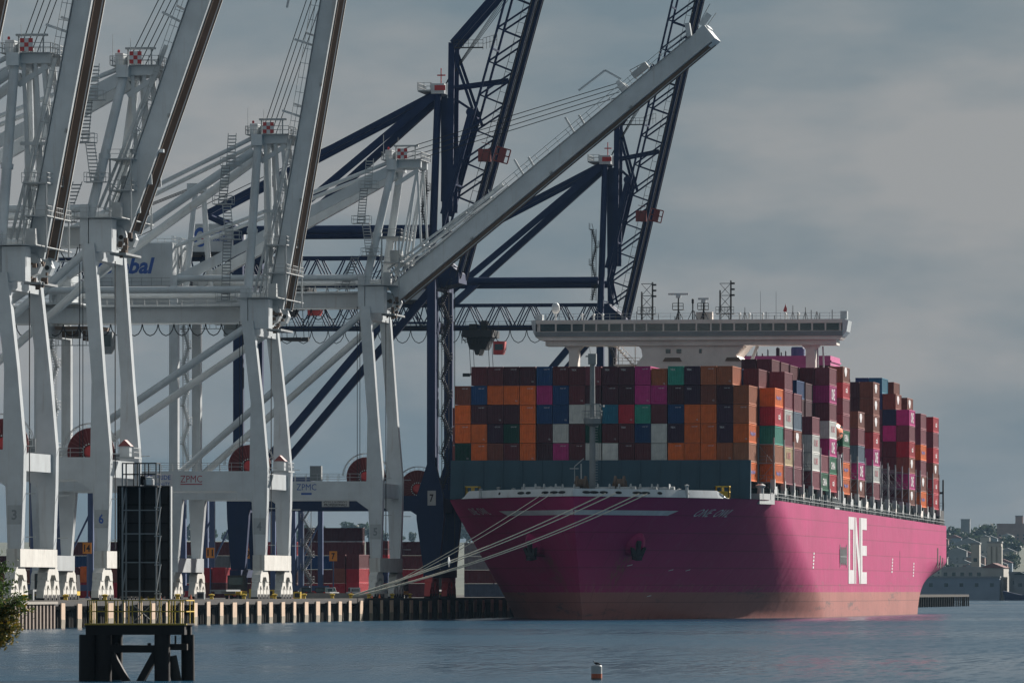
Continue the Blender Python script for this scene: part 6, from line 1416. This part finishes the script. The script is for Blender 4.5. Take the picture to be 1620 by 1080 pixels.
mb = MB(); mb.rail([(1.6, -1.15, 2.8), (2.42, -1.15, 2.8)], 1.12, 0.27, 0.05); mb.rail([(2.42, -1.15, 2.8), (2.42, 1.1, 2.8)], 1.12, 1.1, 0.05); mb.build('lit_railing', 'yellow', dol)  # sunlit stretch of the same railing, its light put into a brighter yellow
# lattice tower and range board
mb = MB()
for x in (-0.85, 0.0, 0.82): mb.tube((x, -0.45, 2.8), (x, -0.45, 10.6), 0.045, n=6)
for x in (-0.85, 0.82): mb.tube((x, 0.55, 2.8), (x, 0.55, 10.6), 0.045, n=6)
for k, z in enumerate((4.35, 5.75, 7.15, 8.3)): mb.box(-0.88, 0.95, -0.48, -0.42, z, z + 0.05); mb.beam((-0.85, -0.45, z), (-0.85, 0.55, z + 1.2), 0.05, 0.05)
mb.beam((-0.3, -0.47, 2.9), (0.6, -0.47, 3.7), 0.05, 0.05); mb.beam((0.6, -0.47, 2.9), (-0.3, -0.47, 3.7), 0.05, 0.05)
mb.build('tower_frame', 'grey', dol)
mb = MB()
for k, z in enumerate((2.9, 4.3, 5.7, 7.1, 8.3)): mb.beam((0.82, -0.5, z), (1.05, -0.5, z + 1.35), 0.045, 0.045); mb.box(0.75, 1.08, -0.53, -0.47, z + 1.33, z + 1.38)
mb.build('ladder', 'pale', dol)
for r in range(6):
    for c in range(2):
        mb = MB(); mb.box(-1.22 + c * 1.24, 0.0 + c * 1.24, 0.7, 0.75, 4.1 + r * 0.9, 4.98 + r * 0.9); mb.build('board_panel', 'bd' if 0 else 'dark', dol)
mb = MB()
for x in (-1.27, 0.0, 1.25): mb.box(x - 0.05, x + 0.05, 0.62, 0.695, 4.0, 9.52)
for z in (4.05, 4.98, 5.9, 6.8, 7.7, 8.6, 9.5): mb.box(-1.3, 1.28, 0.63, 0.69, z - 0.03, z + 0.03)
mb.build('board_frame', 'black', dol)
mb = MB(); mb.box(1.30, 1.36, 0.6, 1.0, 4.0, 9.5); mb.build('lit_board_edge', 'pale', dol)  # sunlit right edge of the board, put in as a pale strip
mb = MB(); mb.rail([(-0.85, -0.45, 9.5), (0.82, -0.45, 9.5), (0.82, 0.55, 9.5), (-0.85, 0.55, 9.5), (-0.85, -0.45, 9.5)], 1.12, 0.55, 0.05); mb.box(-0.9, 0.9, -0.5, 0.6, 9.45, 9.5); mb.build('top_railing', 'dark', dol)
mb = MB(); mb.lathe((0.42, -0.2, 9.52), [(0.2, 0), (0.26, 0.04), (0.26, 0.3), (0.2, 0.34), (0.2, 0.42), (0, 0.46)], 12); mb.build('lantern', 'silver', dol)
mb = MB(); mb.lathe((0.1, -0.2, 9.55), [(0.12, 0), (0.15, 0.1), (0.12, 0.45), (0, 0.5)], 10); mb.build('battery_box', 'black', dol)

M['orange_red'] = paint('faded_orange_red', (0.42, 0.10, 0.045), 0.6, (0.12, 0.05, 0.03), 0.6, 0.6, 4.0)
BX, BY = 102.4, -787.0
bu = empty('can_buoy', (BX, BY, 0), 'small white can buoy with orange band floating in the foreground', 'buoy')
mb = MB(); mb.lathe((0, 0, 0), [(0.0, -0.3), (0.26, -0.3), (0.27, 0.06), (0.27, 0.07)], 20); mb.build('lower_float', 'rust', bu)
mb = MB(); mb.lathe((0, 0, 0), [(0.272, 0.07), (0.272, 0.30)], 20); mb.build('orange_band', 'orange_red', bu)
mb = MB(); mb.lathe((0, 0, 0), [(0.27, 0.30), (0.27, 0.66), (0.24, 0.70), (0, 0.71)], 20); mb.build('can_body', 'pale', bu)
mb = MB(); mb.lathe((0, 0, 0), [(0.275, 0.295), (0.278, 0.31), (0.275, 0.325)], 20); mb.build('band_edge', 'white', bu)
# cormorant resting on the buoy: one continuous body
bird = empty('cormorant', (BX, BY, 0.71), 'black cormorant resting on top of the can buoy', 'bird')
chain = [(0.24, 0, 0.035, 0.012), (0.18, 0, 0.05, 0.026), (0.10, 0, 0.075, 0.052), (0.02, 0, 0.09, 0.066), (-0.06, 0, 0.095, 0.058), (-0.10, 0, 0.115, 0.036), (-0.12, 0, 0.15, 0.024), (-0.125, 0, 0.185, 0.022), (-0.135, 0, 0.205, 0.027), (-0.155, 0, 0.210, 0.022), (-0.185, 0, 0.205, 0.008), (-0.215, 0, 0.20, 0.005)]
mb = MB(); n = 10; vs = []
for i, (x, y, z, r) in enumerate(chain):
    a = Vector(chain[max(0, i - 1)][:3]); b_ = Vector(chain[min(len(chain) - 1, i + 1)][:3]); d = (b_ - a).normalized(); s_ = Vector((0, 1, 0)); u = s_.cross(d).normalized()
    for k in range(n): t = 2 * pi * k / n; q = Vector((x, y, z)) + s_ * cos(t) * r + u * sin(t) * r * 0.9; vs.append(tuple(q))
fs = [(i * n + k, i * n + (k + 1) % n, (i + 1) * n + (k + 1) % n, (i + 1) * n + k) for i in range(len(chain) - 1) for k in range(n)]; fs += [list(range(n))[::-1], list(range((len(chain) - 1) * n, len(chain) * n))]
mb.add(vs, fs, True); mb.build('body', 'feather', bird)
mb = MB(); mb.tube((-0.02, -0.03, -0.01), (-0.01, -0.03, 0.05), 0.01, n=5); mb.tube((-0.02, 0.03, -0.01), (-0.01, 0.03, 0.05), 0.01, n=5); mb.build('leg', 'feather', bird)
for sy in (-1, 1):
    mb = MB(); vs = [(-0.06, sy * 0.062, 0.11), (0.05, sy * 0.072, 0.12), (0.20, sy * 0.03, 0.055), (0.10, sy * 0.062, 0.06)]; vs += [(x, y + sy * 0.012, z) for x, y, z in vs]
    mb.add(vs, [(0, 1, 2, 3), (7, 6, 5, 4), (0, 4, 5, 1), (1, 5, 6, 2), (2, 6, 7, 3), (3, 7, 4, 0)]); mb.build('wing', 'feather', bird)

# bank with two shrubs at the left edge
bk = MB(); vs = []; fs = []
for j in range(9):
    for i in range(13):
        x = 104 + i * 1.25; y = -1040 + j * 4; r = max(0, 1 - ((x - 111) / 9) ** 2 - ((y + 1024) / 18) ** 2); vs.append((x, y, -0.6 + 2.1 * r ** 0.6 + 0.15 * mnoise.noise(Vector((x, y, 0)))))
for j in range(8):
    for i in range(12): a = j * 13 + i; fs.append((a, a + 1, a + 14, a + 13))
bk.add(vs, fs, True); tag(bk.build('bank', 'earth'), kind='structure')
def shrub(x, y, z0, cx, cz, rx, ry_, rz, n, label, seed, yellow_below):
    rnd = random.Random(seed); root = empty('shrub_tree', (x, y, z0), label, 'tree')
    mb = MB(); mb.tube((0, 0, -0.3), (cx * 0.3, 0, cz * 0.5), 0.10, 0.07, 8); tips = []
    for k in range(70):
        t = rnd.uniform(-0.9, 0.9) if k % 3 else rnd.uniform(-0.45, 0.45); e = rnd.uniform(-0.9, 1.1)
        d = Vector((cos(t) * cos(e) * rx, sin(t) * cos(e) * ry_, sin(e) * rz)) * rnd.uniform(0.80, 1.02)
        p = Vector((cx, 0, cz)) + d; q = Vector((cx * 0.3, 0, cz * 0.5)); mid = q.lerp(p, 0.5) + Vector((0, rnd.uniform(-.2, .2), 0.25)); mb.path([tuple(q), tuple(mid), tuple(p)], 0.013, 4); tips.append((q, mid, p))
    mb.build('trunk', 'bark', root)
    V = {'leaf': ([], []), 'leaf_yellow': ([], [])}
    for k in range(n):
        q, mid, p = tips[rnd.randrange(len(tips))]; t = rnd.uniform(0.35, 1.03); c = (mid.lerp(p, (t - 0.35) / 0.65)) + Vector((rnd.gauss(0, .07), rnd.gauss(0, .12), rnd.gauss(0, .07)))
        a = Vector((rnd.gauss(0, 1), rnd.gauss(0, 1), rnd.gauss(0, 0.7) - 0.3)).normalized(); b_ = a.cross(Vector((rnd.gauss(0, 1), rnd.gauss(0, 1), rnd.gauss(0, 1)))).normalized(); s_ = rnd.uniform(0.03, 0.065)
        key = 'leaf_yellow' if (c.z + z0 + rnd.gauss(0, .22)) < yellow_below else 'leaf'  # lower leaves coloured yellow to paint in the light on them
        vs, fs = V[key]; o = len(vs); nrm = a.cross(b_) * s_ * 0.25
        vs += [c - a * s_, c - b_ * s_ * 0.42 + nrm, c + a * s_, c + b_ * s_ * 0.42 + nrm]; fs.append((o, o + 1, o + 2, o + 3))
    for key, (vs, fs) in V.items():
        if vs: m_ = MB(); m_.add(vs, fs); m_.build('crown', key, root)
shrub(117.65, -1025, 0.9, 0.15, 3.25, 2.95, 1.6, 1.55, 34000, 'leafy shrub with green and yellow-lit leaves at the left edge', 3, 3.95)
shrub(118.0, -1025, 0.6, 0.1, 1.1, 2.3, 1.2, 1.0, 6000, 'low dark shrub in the bottom left corner', 9, 0.0)

# ================================================================== haze
hz = MB(); hz.box(-4300, 3000, -1260, 8100, -1.6, 126)
m, nt, b = new_mat('harbour_haze'); nt.nodes.remove(b)
pv = nt.nodes.new('ShaderNodeVolumePrincipled'); pv.inputs['Color'].default_value = (0.26, 0.42, 0.58, 1); pv.inputs['Density'].default_value = 0.000021; pv.inputs['Anisotropy'].default_value = 0.0
nt.links.new(pv.outputs['Volume'], nt.nodes['Material Output'].inputs['Volume'])
M['haze'] = m
tag(hz.build('haze', 'haze'), kind='stuff')
